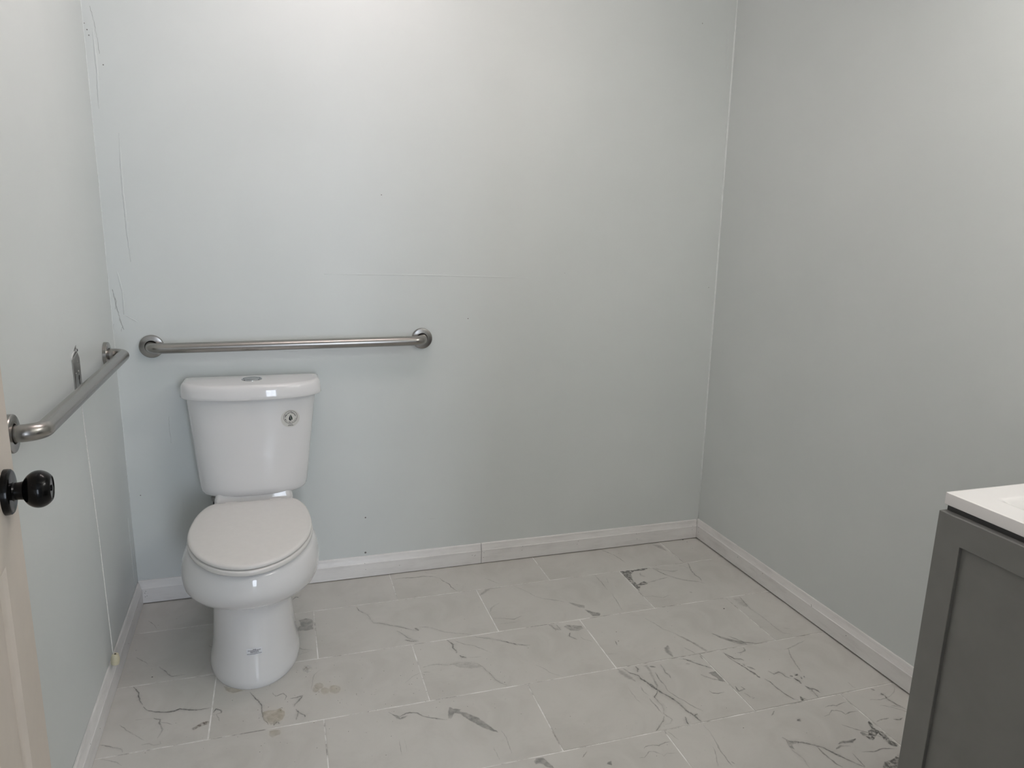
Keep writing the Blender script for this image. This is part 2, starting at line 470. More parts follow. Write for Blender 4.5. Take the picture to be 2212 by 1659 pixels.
(3,3,0.35,[(0.699,-0.743),(0.712,-0.783),(0.726,-0.807),(0.737,-0.834),(0.751,-0.858)]),
(6,6,0.75,[(0.687,-0.866),(0.682,-0.885),(0.681,-0.9)]),
(8,8,0.65,[(0.713,-0.852),(0.718,-0.872),(0.722,-0.9)]),
(5,5,0.6,[(0.717,-0.87),(0.73,-0.864)]),
(4,4,0.25,[(0.631,-0.706),(0.627,-0.733),(0.634,-0.753)]),
(4,4,0.25,[(0.628,-0.764),(0.63,-0.799),(0.631,-0.834)]),
(3,3,0.15,[(0.59,-0.702),(0.589,-0.759),(0.595,-0.78)]),
(4,4,0.75,[(0.833,-0.609),(0.847,-0.63),(0.868,-0.654),(0.884,-0.67),(0.897,-0.687)]),
(6,6,0.4,[(0.818,-0.609),(0.839,-0.617),(0.865,-0.632)]),
(8,8,0.3,[(0.826,-0.639),(0.839,-0.643)]),
(3.5,3.5,0.5,[(0.842,-0.701),(0.853,-0.718),(0.867,-0.733),(0.881,-0.74)]),
(3.5,3.5,0.45,[(0.822,-0.78),(0.824,-0.793),(0.841,-0.8),(0.864,-0.799)]),
(7,7,0.3,[(0.896,-0.611),(0.895,-0.631)]),
(3,3,0.35,[(0.721,-0.911),(0.722,-0.941),(0.717,-0.964),(0.713,-0.991),(0.708,-1.022),(0.706,-1.042)]),
(2.5,2.5,0.25,[(0.697,-0.995),(0.685,-1.024),(0.67,-1.063)]),
(3,3,0.4,[(0.511,-0.95),(0.522,-0.945),(0.542,-0.945),(0.556,-0.951),(0.579,-0.944),(0.594,-0.947)]),
(3.5,3.5,0.45,[(0.484,-0.979),(0.498,-0.981),(0.52,-0.965),(0.534,-0.968),(0.548,-0.983),(0.549,-0.992),(0.563,-0.983),(0.593,-0.99)]),
(3,3,0.25,[(0.609,-0.908),(0.62,-0.945)]),
(3,3,0.35,[(0.339,-0.936),(0.36,-0.918)]),
(2,2,0.25,[(0.684,-0.565),(0.704,-0.591)]),
(5,5,0.55,[(0.979,-0.615),(0.987,-0.632),(0.994,-0.655),(1.015,-0.663),(1.022,-0.673)]),
(5,5,0.45,[(0.981,-0.625),(0.986,-0.664),(0.995,-0.692),(1.003,-0.725),(1.011,-0.742),(1.013,-0.757)]),
(9,9,0.5,[(1.005,-0.687),(1.006,-0.7)]),
(11,11,0.4,[(1.003,-0.725),(1.012,-0.75)]),
(7,7,0.35,[(1.01,-0.704),(1.026,-0.726)]),
(8,8,0.45,[(1.01,-0.752),(1.014,-0.768)]),
(5,5,0.65,[(1.024,-0.775),(1.032,-0.797),(1.032,-0.823),(1.035,-0.844),(1.038,-0.866),(1.047,-0.884),(1.057,-0.893)]),
(4,4,0.5,[(1.077,-0.886),(1.084,-0.898)]),
(5,5,0.55,[(1.061,-0.743),(1.068,-0.763),(1.089,-0.757),(1.096,-0.766),(1.097,-0.783),(1.107,-0.796)]),
(9,9,0.7,[(1.111,-0.784),(1.12,-0.788)]),
(7,7,0.6,[(1.128,-0.787),(1.143,-0.781)]),
(9,9,0.6,[(1.142,-0.796),(1.138,-0.809)]),
(8,8,0.7,[(1.151,-0.799),(1.155,-0.801)]),
(7,7,0.6,[(1.117,-0.796),(1.122,-0.812),(1.119,-0.828)]),
(7,7,0.65,[(1.124,-0.839),(1.129,-0.854),(1.141,-0.86),(1.146,-0.88)]),
(5,5,0.55,[(1.13,-0.857),(1.127,-0.877),(1.126,-0.89),(1.124,-0.897)]),
(5,5,0.25,[(1.211,-0.651),(1.192,-0.68),(1.179,-0.719),(1.166,-0.757),(1.162,-0.776)]),
(5,5,0.2,[(1.188,-0.656),(1.214,-0.652),(1.296,-0.629)]),
(6,6,0.28,[(1.064,-0.609),(1.06,-0.624),(1.035,-0.634),(1.025,-0.628)]),
(7,7,0.45,[(0.913,-0.783),(0.91,-0.796),(0.907,-0.808),(0.931,-0.802),(0.927,-0.789)]),
(5,5,0.35,[(0.919,-0.819),(0.925,-0.839),(0.938,-0.847),(0.926,-0.85)]),
(3,3,0.35,[(1.268,-0.859),(1.266,-0.883),(1.269,-0.893)]),
(7,7,0.5,[(1.312,-0.907),(1.319,-0.916)]),
(6,6,0.6,[(1.325,-0.932),(1.328,-0.94),(1.323,-0.959),(1.329,-0.978),(1.329,-0.991),(1.337,-1.004),(1.34,-1.018)]),
(10,10,0.7,[(1.325,-0.932),(1.326,-0.943)]),
(3,3,0.35,[(1.31,-0.988),(1.324,-0.996),(1.337,-1.011)]),
(6,6,0.55,[(1.267,-1.04),(1.285,-1.045),(1.298,-1.042)]),
(5,5,0.35,[(1.209,-1.034),(1.234,-1.029),(1.258,-1.032)]),
(3.5,3.5,0.4,[(1.111,-0.941),(1.126,-0.937),(1.141,-0.939),(1.15,-0.944),(1.171,-0.938),(1.191,-0.938)]),
(4,4,0.45,[(1.081,-0.973),(1.099,-0.972),(1.12,-0.957),(1.135,-0.961),(1.146,-0.97),(1.148,-0.983),(1.168,-0.979),(1.192,-0.982)]),
(3.5,3.5,0.35,[(0.934,-0.93),(0.955,-0.913)]),
(6,6,0.5,[(0.903,-1.015),(0.909,-1.026),(0.913,-1.033),(0.929,-1.039),(0.95,-1.051),(0.969,-1.065),(0.987,-1.08),(0.999,-1.101),(1.01,-1.123),(1.021,-1.143),(1.041,-1.171)]),
(6,6,0.55,[(0.909,-1.026),(0.901,-1.048),(0.898,-1.068),(0.902,-1.078),(0.904,-1.1),(0.898,-1.133)]),
(5,5,0.35,[(0.972,-1.068),(0.972,-1.097),(0.974,-1.123),(0.978,-1.142),(0.984,-1.155)]),
(4,4,0.35,[(1.047,-1.119),(1.046,-1.14),(1.043,-1.172)]),
(11,11,0.45,[(1.037,-1.079),(1.057,-1.077),(1.079,-1.08),(1.099,-1.076)]),
(9,9,0.4,[(1.016,-1.095),(1.04,-1.089),(1.064,-1.096)]),
(16,16,0.45,[(1.13,-1.059),(1.144,-1.071)]),
(5,5,0.35,[(0.713,-1.056),(0.716,-1.067)]),
(3,3,0.3,[(0.716,-0.974),(0.709,-1.001),(0.706,-1.033),(0.704,-1.077)]),
]
PATCHES = [
('grey',0.38,[(-0.35,-0.052),(-0.329,-0.046),(-0.308,-0.059),(-0.305,-0.083),(-0.311,-0.105),(-0.307,-0.12),(-0.332,-0.124),(-0.357,-0.116),(-0.359,-0.102),(-0.344,-0.087)]),
('tan',0.4,[(-0.462,-0.527),(-0.451,-0.52),(-0.428,-0.524),(-0.416,-0.52),(-0.407,-0.536),(-0.405,-0.555),(-0.413,-0.572),(-0.428,-0.583),(-0.439,-0.583),(-0.454,-0.566),(-0.462,-0.546)]),
('tan',0.35,[(-0.444,-0.611),(-0.428,-0.61),(-0.417,-0.617),(-0.419,-0.63),(-0.437,-0.636),(-0.444,-0.625)]),
('tan',0.4,[(-0.574,-0.372),(-0.56,-0.385),(-0.536,-0.398),(-0.519,-0.408),(-0.547,-0.41),(-0.567,-0.393)]),
('tan',0.28,[(-0.294,-0.446),(-0.298,-0.456),(-0.307,-0.458),(-0.314,-0.451),(-0.317,-0.439),(-0.312,-0.43),(-0.304,-0.429),(-0.296,-0.436)]),
('tan',0.28,[(-0.307,-0.462),(-0.31,-0.468),(-0.316,-0.47),(-0.322,-0.465),(-0.323,-0.457),(-0.32,-0.45),(-0.314,-0.449),(-0.309,-0.455)]),
('tan',0.28,[(-0.278,-0.475),(-0.282,-0.484),(-0.291,-0.486),(-0.298,-0.479),(-0.301,-0.468),(-0.296,-0.459),(-0.288,-0.458),(-0.28,-0.465)]),
('tan',0.28,[(-0.246,-0.477),(-0.251,-0.49),(-0.263,-0.492),(-0.273,-0.483),(-0.276,-0.468),(-0.27,-0.455),(-0.258,-0.454),(-0.248,-0.464)]),
('brown',0.6,[(-0.628,-0.529),(-0.614,-0.522),(-0.602,-0.525),(-0.602,-0.534),(-0.617,-0.537),(-0.629,-0.542),(-0.64,-0.553),(-0.643,-0.543)]),
('brown',0.5,[(-0.332,-0.348),(-0.335,-0.356),(-0.34,-0.356),(-0.343,-0.346),(-0.341,-0.337),(-0.336,-0.336),(-0.332,-0.344)]),
('white',0.5,[(-0.32,-0.353),(-0.325,-0.364),(-0.336,-0.366),(-0.346,-0.358),(-0.35,-0.343),(-0.344,-0.332),(-0.333,-0.331),(-0.323,-0.34)]),
('grey',0.18,[(0.105,-0.445),(0.155,-0.452),(0.191,-0.48),(0.157,-0.479),(0.126,-0.465)]),
('grey',0.42,[(0.048,-0.645),(0.056,-0.655),(0.078,-0.662),(0.072,-0.669),(0.088,-0.683),(0.113,-0.708),(0.134,-0.746),(0.152,-0.782),(0.129,-0.761),(0.115,-0.746),(0.086,-0.706),(0.074,-0.679),(0.056,-0.671),(0.042,-0.691),(0.036,-0.689)]),
('grey',0.32,[(0.608,-0.179),(0.628,-0.198),(0.655,-0.216),(0.649,-0.23),(0.634,-0.226),(0.613,-0.194)]),
('grey',0.42,[(0.645,-0.244),(0.666,-0.267),(0.688,-0.281),(0.679,-0.294),(0.656,-0.291)]),
('dark',0.6,[(0.902,0.001),(0.936,-0.001),(0.984,0.005),(1.011,0.007),(1.039,-0.002),(0.998,-0.019),(0.961,-0.014),(0.937,-0.031),(0.923,-0.065),(0.918,-0.088),(0.918,-0.123),(0.959,-0.104),(0.964,-0.124),(0.926,-0.132),(0.905,-0.167),(0.899,-0.154),(0.907,-0.097),(0.904,-0.066),(0.898,-0.039)]),
('grey',0.3,[(1.156,0.19),(1.186,0.175),(1.187,0.12),(1.17,0.151)]),
('grey',0.38,[(1.01,-0.505),(1.028,-0.531),(1.044,-0.549),(1.065,-0.568),(1.083,-0.582),(1.088,-0.595),(1.064,-0.586),(1.041,-0.562),(1.023,-0.539)]),
('grey',0.35,[(0.528,-0.331),(0.549,-0.325),(0.571,-0.335),(0.589,-0.343),(0.589,-0.357),(0.569,-0.366),(0.541,-0.358),(0.536,-0.343)]),
('grey',0.42,[(0.872,-0.701),(0.895,-0.7),(0.895,-0.721),(0.895,-0.755),(0.881,-0.745),(0.884,-0.729)]),
('grey',0.5,[(0.393,-0.975),(0.405,-0.969),(0.402,-0.981)]),
('grey',0.42,[(0.212,-0.915),(0.221,-0.907),(0.238,-0.909),(0.245,-0.927),(0.254,-0.951),(0.24,-0.943),(0.228,-0.926),(0.215,-0.924)]),
('dark',0.7,[(1.075,-0.876),(1.074,-0.894),(1.069,-0.898),(1.065,-0.895)]),
('grey',0.5,[(0.992,-0.969),(1.003,-0.963),(0.999,-0.973)]),
('grey',0.35,[(0.911,-1.032),(0.927,-1.043),(0.911,-1.047),(0.905,-1.062),(0.899,-1.055)]),
('dark',0.65,[(1.19,-1.026),(1.19,-1.037),(1.183,-1.051),(1.183,-1.061),(1.191,-1.073),(1.192,-1.089),(1.189,-1.111),(1.195,-1.127),(1.186,-1.132),(1.181,-1.129),(1.175,-1.122),(1.177,-1.104),(1.179,-1.085),(1.178,-1.073),(1.159,-1.083),(1.142,-1.094),(1.135,-1.088),(1.136,-1.077),(1.152,-1.07),(1.158,-1.06),(1.173,-1.058)]),
('dark',0.55,[(1.107,-1.171),(1.132,-1.171),(1.171,-1.157),(1.128,-1.198),(1.087,-1.186)]),
]

SPECKS = [(-0.783,-0.268,0.0024),(1.147,-0.371,0.0032),(0.691,-0.409,0.0018),(0.673,-0.463,0.002),(1.316,0.204,0.0034),(1.321,0.177,0.0022),(0.822,-0.953,0.0016),(0.491,-0.346,0.0014),(-0.884,-0.017,0.0012),(-0.854,-0.103,0.0014),(0.236,-0.576,0.0016),(-0.063,-0.459,0.0013),(-0.448,-0.506,0.0012),(0.365,-0.421,0.0014)]
BACK_RIDGES = [([(-0.8314, 1.6125), (-0.8345, 1.4338), (-0.8311, 1.2992), (-0.8292, 1.2117)],0.004,0.0009),([(-0.8717, 1.1797), (-0.8602, 1.1103), (-0.8628, 1.0392)],0.003,0.0011),([(-0.8617, 1.0392), (-0.8216, 1.0126)],0.002,0.0008),([(-0.879, 1.9132), (-0.8766, 1.7951), (-0.8813, 1.6805)],0.004,0.0008),([(1.333, 2.1276), (1.348, 1.9855)],0.002,0.0006),([(1.3843, 2.0228), (1.3898, 1.9719)],0.002,0.0006),([(1.3654, 1.7785), (1.3722, 1.6721), (1.3702, 1.5453)],0.003,0.0008),([(-0.2179, 1.1759), (0.1116, 1.1745), (0.543, 1.1663)],0.004,0.0004)]
BACK_CRACKS = [([(-0.8815, 1.974), (-0.873, 1.9259), (-0.8665, 1.8411)],0.0007),([(-0.8911, 1.1225), (-0.8875, 1.0998), (-0.8833, 1.0716), (-0.8782, 1.0465), (-0.874, 1.0134), (-0.8663, 0.9895)],0.0013),([(-0.8892, 1.1119), (-0.8806, 1.0846), (-0.8869, 1.0573)],0.0008),([(-0.8773, 1.0236), (-0.8708, 1.0019), (-0.875, 0.9835)],0.0009),([(-0.8963, 1.0085), (-0.8964, 0.99)],0.0006),([(-0.3658, 0.9021), (-0.3407, 0.9023), (-0.317, 0.9008)],0.0006),([(-0.2288, 0.9014), (-0.1685, 0.9001)],0.0006),([(-0.7518, 0.6853), (-0.7526, 0.6432), (-0.7504, 0.5895)],0.0005),([(0.1567, 0.2137), (0.1866, 0.2126)],0.0005),([(-0.8851, 0.0948), (-0.863, 0.09), (-0.8441, 0.0803)],0.0006),([(0.1025, 0.9028), (0.12, 0.9024)],0.0006)]
BACK_DOTS = [(-0.0911,0.0991,0.0042),(-0.0887,0.2447,0.003),(-0.0133,1.4545,0.002),(1.2214,2.1402,0.0017),(1.3479,1.1294,0.0015),(-0.8609,0.4064,0.002),(-0.9004,1.924,0.0015),(-0.8946,1.9065,0.002),(-0.8909,1.8912,0.002),(-0.8589,1.81,0.002),(0.3082,1.0117,0.002),(-0.0732,0.0372,0.001),(0.6955,1.185,0.001)]
LAMP_X, LAMP_Y = -0.1, -0.55


class Decal:                   # flat print in the tile glaze: quads with a coverage value per corner
    def __init__(s): s.v, s.f, s.c, s.m = [], [], [], []
    def ribbon(s, pts, w0, w1, a, mi):
        d = [Vector((p[0], p[1])) for p in pts]
        out = []
        for i in range(len(d) - 1):
            L = (d[i + 1] - d[i]).length
            n = max(2, int(L / 0.005))
            for k in range(n): out.append(d[i].lerp(d[i + 1], k / n))
        out.append(d[-1])
        n = len(out)
        if n < 3: return
        jx = 0.0
        fade = 0.8
        q = []
        for i, p in enumerate(out):
            t = (out[min(i + 1, n - 1)] - out[max(i - 1, 0)])
            t = t.normalized() if t.length > 0 else Vector((1, 0))
            nn = Vector((-t.y, t.x))
            jx = jx * 0.6 + random.uniform(-1, 1) * 0.0011
            f = i / (n - 1)
            w = (w0 + (w1 - w0) * f) * 0.001 * (0.62 + 0.5 * random.random())
            if w0 == w1: w *= min(1, 0.25 + 3.2 * min(f, 1 - f))
            fade = min(1.0, max(0.25, fade + random.uniform(-0.16, 0.17)))
            q.append((p + nn * jx, nn, w * (0.6 + 0.5 * fade), a * fade * (0.8 + 0.3 * random.random())))
        b0 = len(s.v)
        for p, nn, w, al in q:
            for off, cc in ((-1.15, 0), (-0.35, al), (0.35, al), (1.15, 0)):
                v = p + nn * (w * 0.5 * off); s.v.append((v.x, v.y)); s.c.append(cc)
        for i in range(n - 1):
            for j in range(3):
                s.f.append((b0 + 4 * i + j, b0 + 4 * i + j + 1, b0 + 4 * i + j + 5, b0 + 4 * i + j + 4)); s.m.append(mi)
    def patch(s, pts, a, mi):
        d = [Vector((p[0], p[1])) for p in pts]
        out = []
        for i in range(len(d)):
            e = d[(i + 1) % len(d)]
            n = max(1, int((e - d[i]).length / 0.006))
            for k in range(n):
                p = d[i].lerp(e, k / n)
                out.append(p + Vector((random.uniform(-1, 1), random.uniform(-1, 1))) * 0.0014)
        area = sum(out[i].x * out[(i + 1) % len(out)].y - out[(i + 1) % len(out)].x * out[i].y for i in range(len(out)))
        sg = 1 if area > 0 else -1
        b0 = len(s.v); n = len(out)
        for p in out: s.v.append((p.x, p.y)); s.c.append(a)
        for i, p in enumerate(out):
            t = (out[(i + 1) % n] - out[i - 1])
            t = t.normalized() if t.length > 0 else Vector((1, 0))
            v = p + Vector((t.y, -t.x)) * (0.003 * sg)
            s.v.append((v.x, v.y)); s.c.append(0)
        from mathutils.geometry import tessellate_polygon
        for tri in tessellate_polygon([[Vector((p.x, p.y, 0)) for p in out]]):
            s.f.append(tuple(b0 + i for i in tri)); s.m.append(mi)
        for i in range(n):
            j = (i + 1) % n
            s.f.append((b0 + i, b0 + j, b0 + n + j, b0 + n + i)); s.m.append(mi)

DM = [VEIN, VEIND, VEING, TAN, BROWN, PLASTER]
DK = {'dark': 1, 'grey': 2, 'tan': 3, 'brown': 4, 'white': 5}
def tile_at(x, y):
    for t in tiles:
        P = t[1]
        if P[0][1] - 0.003 <= y <= P[2][1] + 0.003 and min(P[0][0], P[3][0]) - 0.003 <= x <= max(P[1][0], P[2][0]) + 0.003:
            return t
    return None
decals = {}
def decal_for(pts):
    mx = sum(p[0] for p in pts) / len(pts); my = sum(p[1] for p in pts) / len(pts)
    t = tile_at(mx, my)
    if t is None: return None
    if t[0].name not in decals: decals[t[0].name] = (t, Decal())
    return decals[t[0].name][1]
for w0, w1, a, pts in VEINS:
    dd = decal_for(pts)
    if dd: dd.ribbon(pts, w0 * 1.2, w1 * 1.2, min(0.92, a * 1.25), 0)
    if dd and a >= 0.5 and w0 == w1: dd.ribbon(pts, w0 * 4.5, w1 * 4.5, 0.10, 2)
for kind, a, pts in PATCHES:
    dd = decal_for(pts)
    if dd: dd.patch(pts, a, DK[kind])
# veins on the tiles in front of the picture's lower edge, so that the floor goes on the same way
for t, P, cx, cy in tiles:
    if cy < -1.0:
        dd = decals.setdefault(t.name, ((t, P, cx, cy), Decal()))[1]
        for _ in range(3):
            x = random.uniform(P[0][0] + 0.03, P[1][0] - 0.03) if P[1][0] - P[0][0] > 0.1 else None
            if x is None: continue
            y = random.uniform(P[0][1] + 0.03, P[2][1] - 0.03)
            pts = [(x, y)]
            ang = random.uniform(-1.2, -0.2)
            for _k in range(6):
                ang += random.uniform(-0.5, 0.5)
                nx, ny = pts[-1][0] + 0.035 * math.cos(ang), pts[-1][1] + 0.035 * math.sin(ang)
                if P[0][0] + 0.01 < nx < P[1][0] - 0.01 and P[0][1] + 0.01 < ny < P[2][1] - 0.01: pts.append((nx, ny))
            if len(pts) > 2: dd.ribbon(pts, 4, 4, 0.45, 0)
for nm, (t, d) in decals.items():
    if not d.f: continue
    P = t[1]
    def inside(v):
        x = min(max(v[0], min(P[0][0], P[3][0]) + 0.001), max(P[1][0], P[2][0]) - 0.001)
        y = min(max(v[1], P[0][1] + 0.001), P[2][1] - 0.001)
        return (x - t[2], y - t[3], 0.00025)
    me = bpy.data.meshes.new('veining')
    me.from_pydata([inside(v) for v in d.v], [], d.f)
    for mm in DM: me.materials.append(mm)
    me.polygons.foreach_set('material_index', d.m)
    at = me.attributes.new('cover', 'FLOAT', 'POINT')
    at.data.foreach_set('value', d.c)
    bm = bmesh.new(); bm.from_mesh(me)
    for f in bm.faces:
        if f.normal.z < 0: f.normal_flip()
    bm.to_mesh(me); bm.free()
    o = bpy.data.objects.new('veining', me); COL.objects.link(o)
    o.parent = t[0]
    tag(o, kind='stuff')
# specks of dirt lying on the tiles
dirt = MB()
def speck(mb, x, y, r):
    n = 6
    ph = random.random() * 6
    ring = [(x + r * (0.7 + 0.6 * random.random()) * math.cos(ph + 2 * PI * k / n), y + 0.7 * r * math.sin(ph + 2 * PI * k / n), 0.0004) for k in range(n)]
    top = [(x + (p[0] - x) * 0.5, y + (p[1] - y) * 0.5, 0.0004 + r * 0.4) for p in ring]
    mb.loft([ring, top], True, True)
for x, y, r in SPECKS: speck(dirt, x, y, r)
for _ in range(170):
    speck(dirt, random.uniform(-0.84, 1.35), random.uniform(-1.1, 0.18), random.choice((0.0005, 0.0007, 0.0009, 0.0011)))
for _ in range(110):
    speck(dirt, random.gauss(-0.25, 0.25), random.gauss(-0.52, 0.12), random.choice((0.0006, 0.0009, 0.0012)))
o = dirt.obj('dirt_specks', DIRT, floor)
tag(o, kind='stuff')

# ------------------------------------------------------------------ setting: walls, ceiling
def wall_slab(name, p0, p1, out, z0, z1, lean0, lean1, m, lab):
    # p0, p1 inner line at the floor; lean: inner line at the top
    (x0, y0), (x1, y1) = p0, p1
    (a0, b0), (a1, b1) = lean0, lean1
    ox, oy = out
    mb = MB().hexa([(x0, y0, z0), (x1, y1, z0), (x1 + ox, y1 + oy, z0), (x0 + ox, y0 + oy, z0),
                    (a0, b0, z1), (a1, b1, z1), (a1 + ox, b1 + oy, z1), (a0 + ox, b0 + oy, z1)])
    o = mb.obj(name, m)
    tag(o, lab, None, None, 'structure')
    return o
wb = wall_slab('wall_back', (XL(YB) - 0.12, YB), (XR(YB) + 0.12, YB), (0, 0.12), -0.03, ZC, (XL(YB, ZC) - 0.12, YB), (XR(YB, ZC) + 0.12, YB), WALL, 'pale blue-grey painted wall behind the toilet')
wl = wall_slab('wall_left', (XL(YF), YF), (XL(YB), YB), (-0.12, 0), -0.03, ZC, (XL(YF, ZC), YF), (XL(YB, ZC), YB), WALL, 'pale blue-grey painted wall left of the toilet')
wr = wall_slab('wall_right', (XR(YF), YF), (XR(YB), YB), (0.12, 0), -0.03, ZC, (XR(YF, ZC), YF), (XR(YB, ZC), YB), WALL, 'pale blue-grey painted wall behind the vanity')
DX0, DX1, DZ = -0.705, 0.255, 2.06     # rough doorway
wf = MB()
wf.box(-1.05, DX0, YF - 0.12, YF, -0.03, ZC); wf.box(DX1, 1.6, YF - 0.12, YF, -0.03, ZC); wf.box(DX0, DX1, YF - 0.12, YF, DZ, ZC)
tag(wf.obj('wall_front', WALL), 'painted wall with the doorway facing the toilet', None, None, 'structure')
tag(MB().box(-2.3, 2.3, -5.4, YB + 0.1, ZC, ZC + 0.1).obj('ceiling', CEIL), 'white ceiling', None, None, 'structure')
# jamb lining and casing of the doorway
tr = MB()
tr.box(DX0, DX0 + 0.02, YF - 0.125, YF + 0.005, -0.002, DZ); tr.box(DX1 - 0.02, DX1, YF - 0.125, YF + 0.005, -0.002, DZ)
tr.box(DX0, DX1, YF - 0.125, YF + 0.005, DZ - 0.02, DZ)
tr.box(DX0 - 0.06, DX0 + 0.005, YF, YF + 0.014, 0.001, DZ + 0.06); tr.box(DX1 - 0.005, DX1 + 0.06, YF, YF + 0.014, 0.001, DZ + 0.06)
tr.box(DX0 + 0.005, DX1 - 0.005, YF, YF + 0.014, DZ - 0.005, DZ + 0.06)
tag(tr.obj('trim_1', TRIM), 'white jamb and casing round the doorway', None, None, 'structure')
# the room beyond the doorway, where the photographer stands
hl = MB().box(-2.3, 2.3, -5.4, YF - 0.12, -0.03, -0.001)
tag(hl.obj('floor_hall', HALLF), 'dull floor of the room beyond the doorway', None, None, 'structure')
tag(MB().box(-2.4, -2.3, -5.4, YF - 0.12, -0.03, ZC).obj('wall_hall_left', HALLP), 'left wall of the room beyond the doorway', None, None, 'structure')
tag(MB().box(2.3, 2.4, -5.4, YF - 0.12, -0.03, ZC).obj('wall_hall_right', HALLP), 'right wall of the room beyond the doorway', None, None, 'structure')
hf = MB()
for x0, x1 in ((-2.3, -1.05), (1.6, 2.3)): hf.box(x0, x1, YF - 0.12, YF - 0.02, -0.03, ZC)
tag(hf.obj('wall_hall_near', HALLP), 'wall of the further room on either side of the bathroom', None, None, 'structure')
WX0, WX1, WZ0, WZ1 = -0.1, 0.76, 0.05, 2.06
hb = MB()
hb.box(-2.3, WX0, -5.4, -5.3, -0.03, ZC); hb.box(WX1, 2.3, -5.4, -5.3, -0.03, ZC)
hb.box(WX0, WX1, -5.4, -5.3, -0.03, WZ0); hb.box(WX0, WX1, -5.4, -5.3, WZ1, ZC)
tag(hb.obj('wall_hall_far', HALLP), 'far wall with the window of the room beyond the doorway', None, None, 'structure')
win = empty('window_1', ((WX0 + WX1) / 2, -5.33, WZ0), 'white framed glass door to the outside in the room beyond the doorway', None, None, 'structure')
fr = MB()
for x0, x1, z0, z1 in ((WX0, WX1, WZ0, WZ0 + 0.10), (WX0, WX1, WZ1 - 0.07, WZ1), (WX0, WX0 + 0.06, WZ0 + 0.10, WZ1 - 0.07), (WX1 - 0.06, WX1, WZ0 + 0.10, WZ1 - 0.07)):
    fr.box(x0, x1, -5.345, -5.305, z0, z1)
fr.obj('frame', TRIM, win)
xm = (WX0 + WX1) / 2
MB().box(xm - 0.012, xm + 0.012, -5.34, -5.315, WZ0 + 0.10, WZ1 - 0.07).obj('muntin', TRIM, win)
for z in (0.62, 1.05, 1.52):
    for x0, x1 in ((WX0 + 0.06, xm - 0.012), (xm + 0.012, WX1 - 0.06)):
        MB().box(x0, x1, -5.34, -5.315, z - 0.012, z + 0.012).obj('muntin', TRIM, win)

# ------------------------------------------------------------------ baseboards
def board(name, fn, s0, s1, parent, zb, h=0.083, t=0.013):
    # fn(s, off) -> point on the wall line; extruded profile with a sloped, stepped top
    prof = [(0.0, zb), (t, zb), (t, zb + h * 0.66), (t - 0.0015, zb + h * 0.68), (t * 0.80, zb + h * 0.72), (t * 0.55, zb + h * 0.86), (t * 0.42, zb + h * 0.97), (t * 0.30, zb + h), (0.0, zb + h)]
    rings = []
    n = max(2, int(abs(s1 - s0) / 0.12))
    for i in range(n + 1):
        s = s0 + (s1 - s0) * i / n
        rings.append([(*fn(s, o), z) for o, z in prof])
    ob = MB().loft(rings).obj(name, TRIM, parent)
    return ob
bbk = empty('baseboard_back', (0.2, YB - 0.006, 0), 'white baseboard behind the toilet, in two lengths', None, None, 'structure')
fback = lambda s, o: (s, YB - o)
board('board', fback, XL(YB) + 0.001, 0.3745, bbk, 0.0030)
board('board', fback, 0.3765, XR(YB) - 0.0135, bbk, 0.0034)
bl = board('baseboard_left', lambda s, o: (XL(s) + o, s), YF + 0.02, YB - 0.0135, None, 0.0012)
tag(bl, 'white baseboard along the left wall under the pull cord', None, None, 'structure')
br = board('baseboard_right', lambda s, o: (XR(s) - o, s), -1.37, YB - 0.0005, None, 0.0062)
tag(br, 'white baseboard along the right wall with a dark gap under it', None, None, 'structure')
# nail holes: small dark pits
nh = MB()
for x, z in ((-0.8686, .0484), (-0.8721, .0417), (-0.8717, .0271), (-0.866, .0295), (-0.0958, .0599), (-0.0927, .034), (0.0394, .0351), (0.3364, .0429), (0.3501, .0413), (0.347, .038), (0.386, .047), (0.384, .027), (0.55, .04), (0.554, .056), (0.80, .038), (0.805, .052), (1.08, .055), (1.085, .03), (1.36, .044), (1.362, .06)):
    nh.lathe((x, YB - 0.0131, z), (0, -1, 0), [(0.0011, 0), (0.0008, 0.0002)], 8)
nh.obj('nail_hole', DARK, bbk); tag(bbk.children[-1], kind='stuff')
nl = MB()
for y, z in ((0.10, .045), (0.0, .05), (-0.09, .02), (-0.62, .06), (-0.52, .03)): nl.lathe((XL(y) + 0.0131, y, z), (1, 0, 0), [(0.0013, 0), (0.001, 0.0002)], 8)
tag(nl.obj('nail_hole', DARK, bl), kind='stuff')
nr = MB()
for y, z in ((0.19, .058), (0.188, .036), (-0.10, .05), (-0.26, .055), (-0.53, .066), (-0.532, .062), (-0.70, .045)): nr.lathe((XR(y) - 0.0131, y, z), (-1, 0, 0), [(0.0014, 0), (0.001, 0.0002)], 8)
tag(nr.obj('nail_hole', DARK, br), kind='stuff')

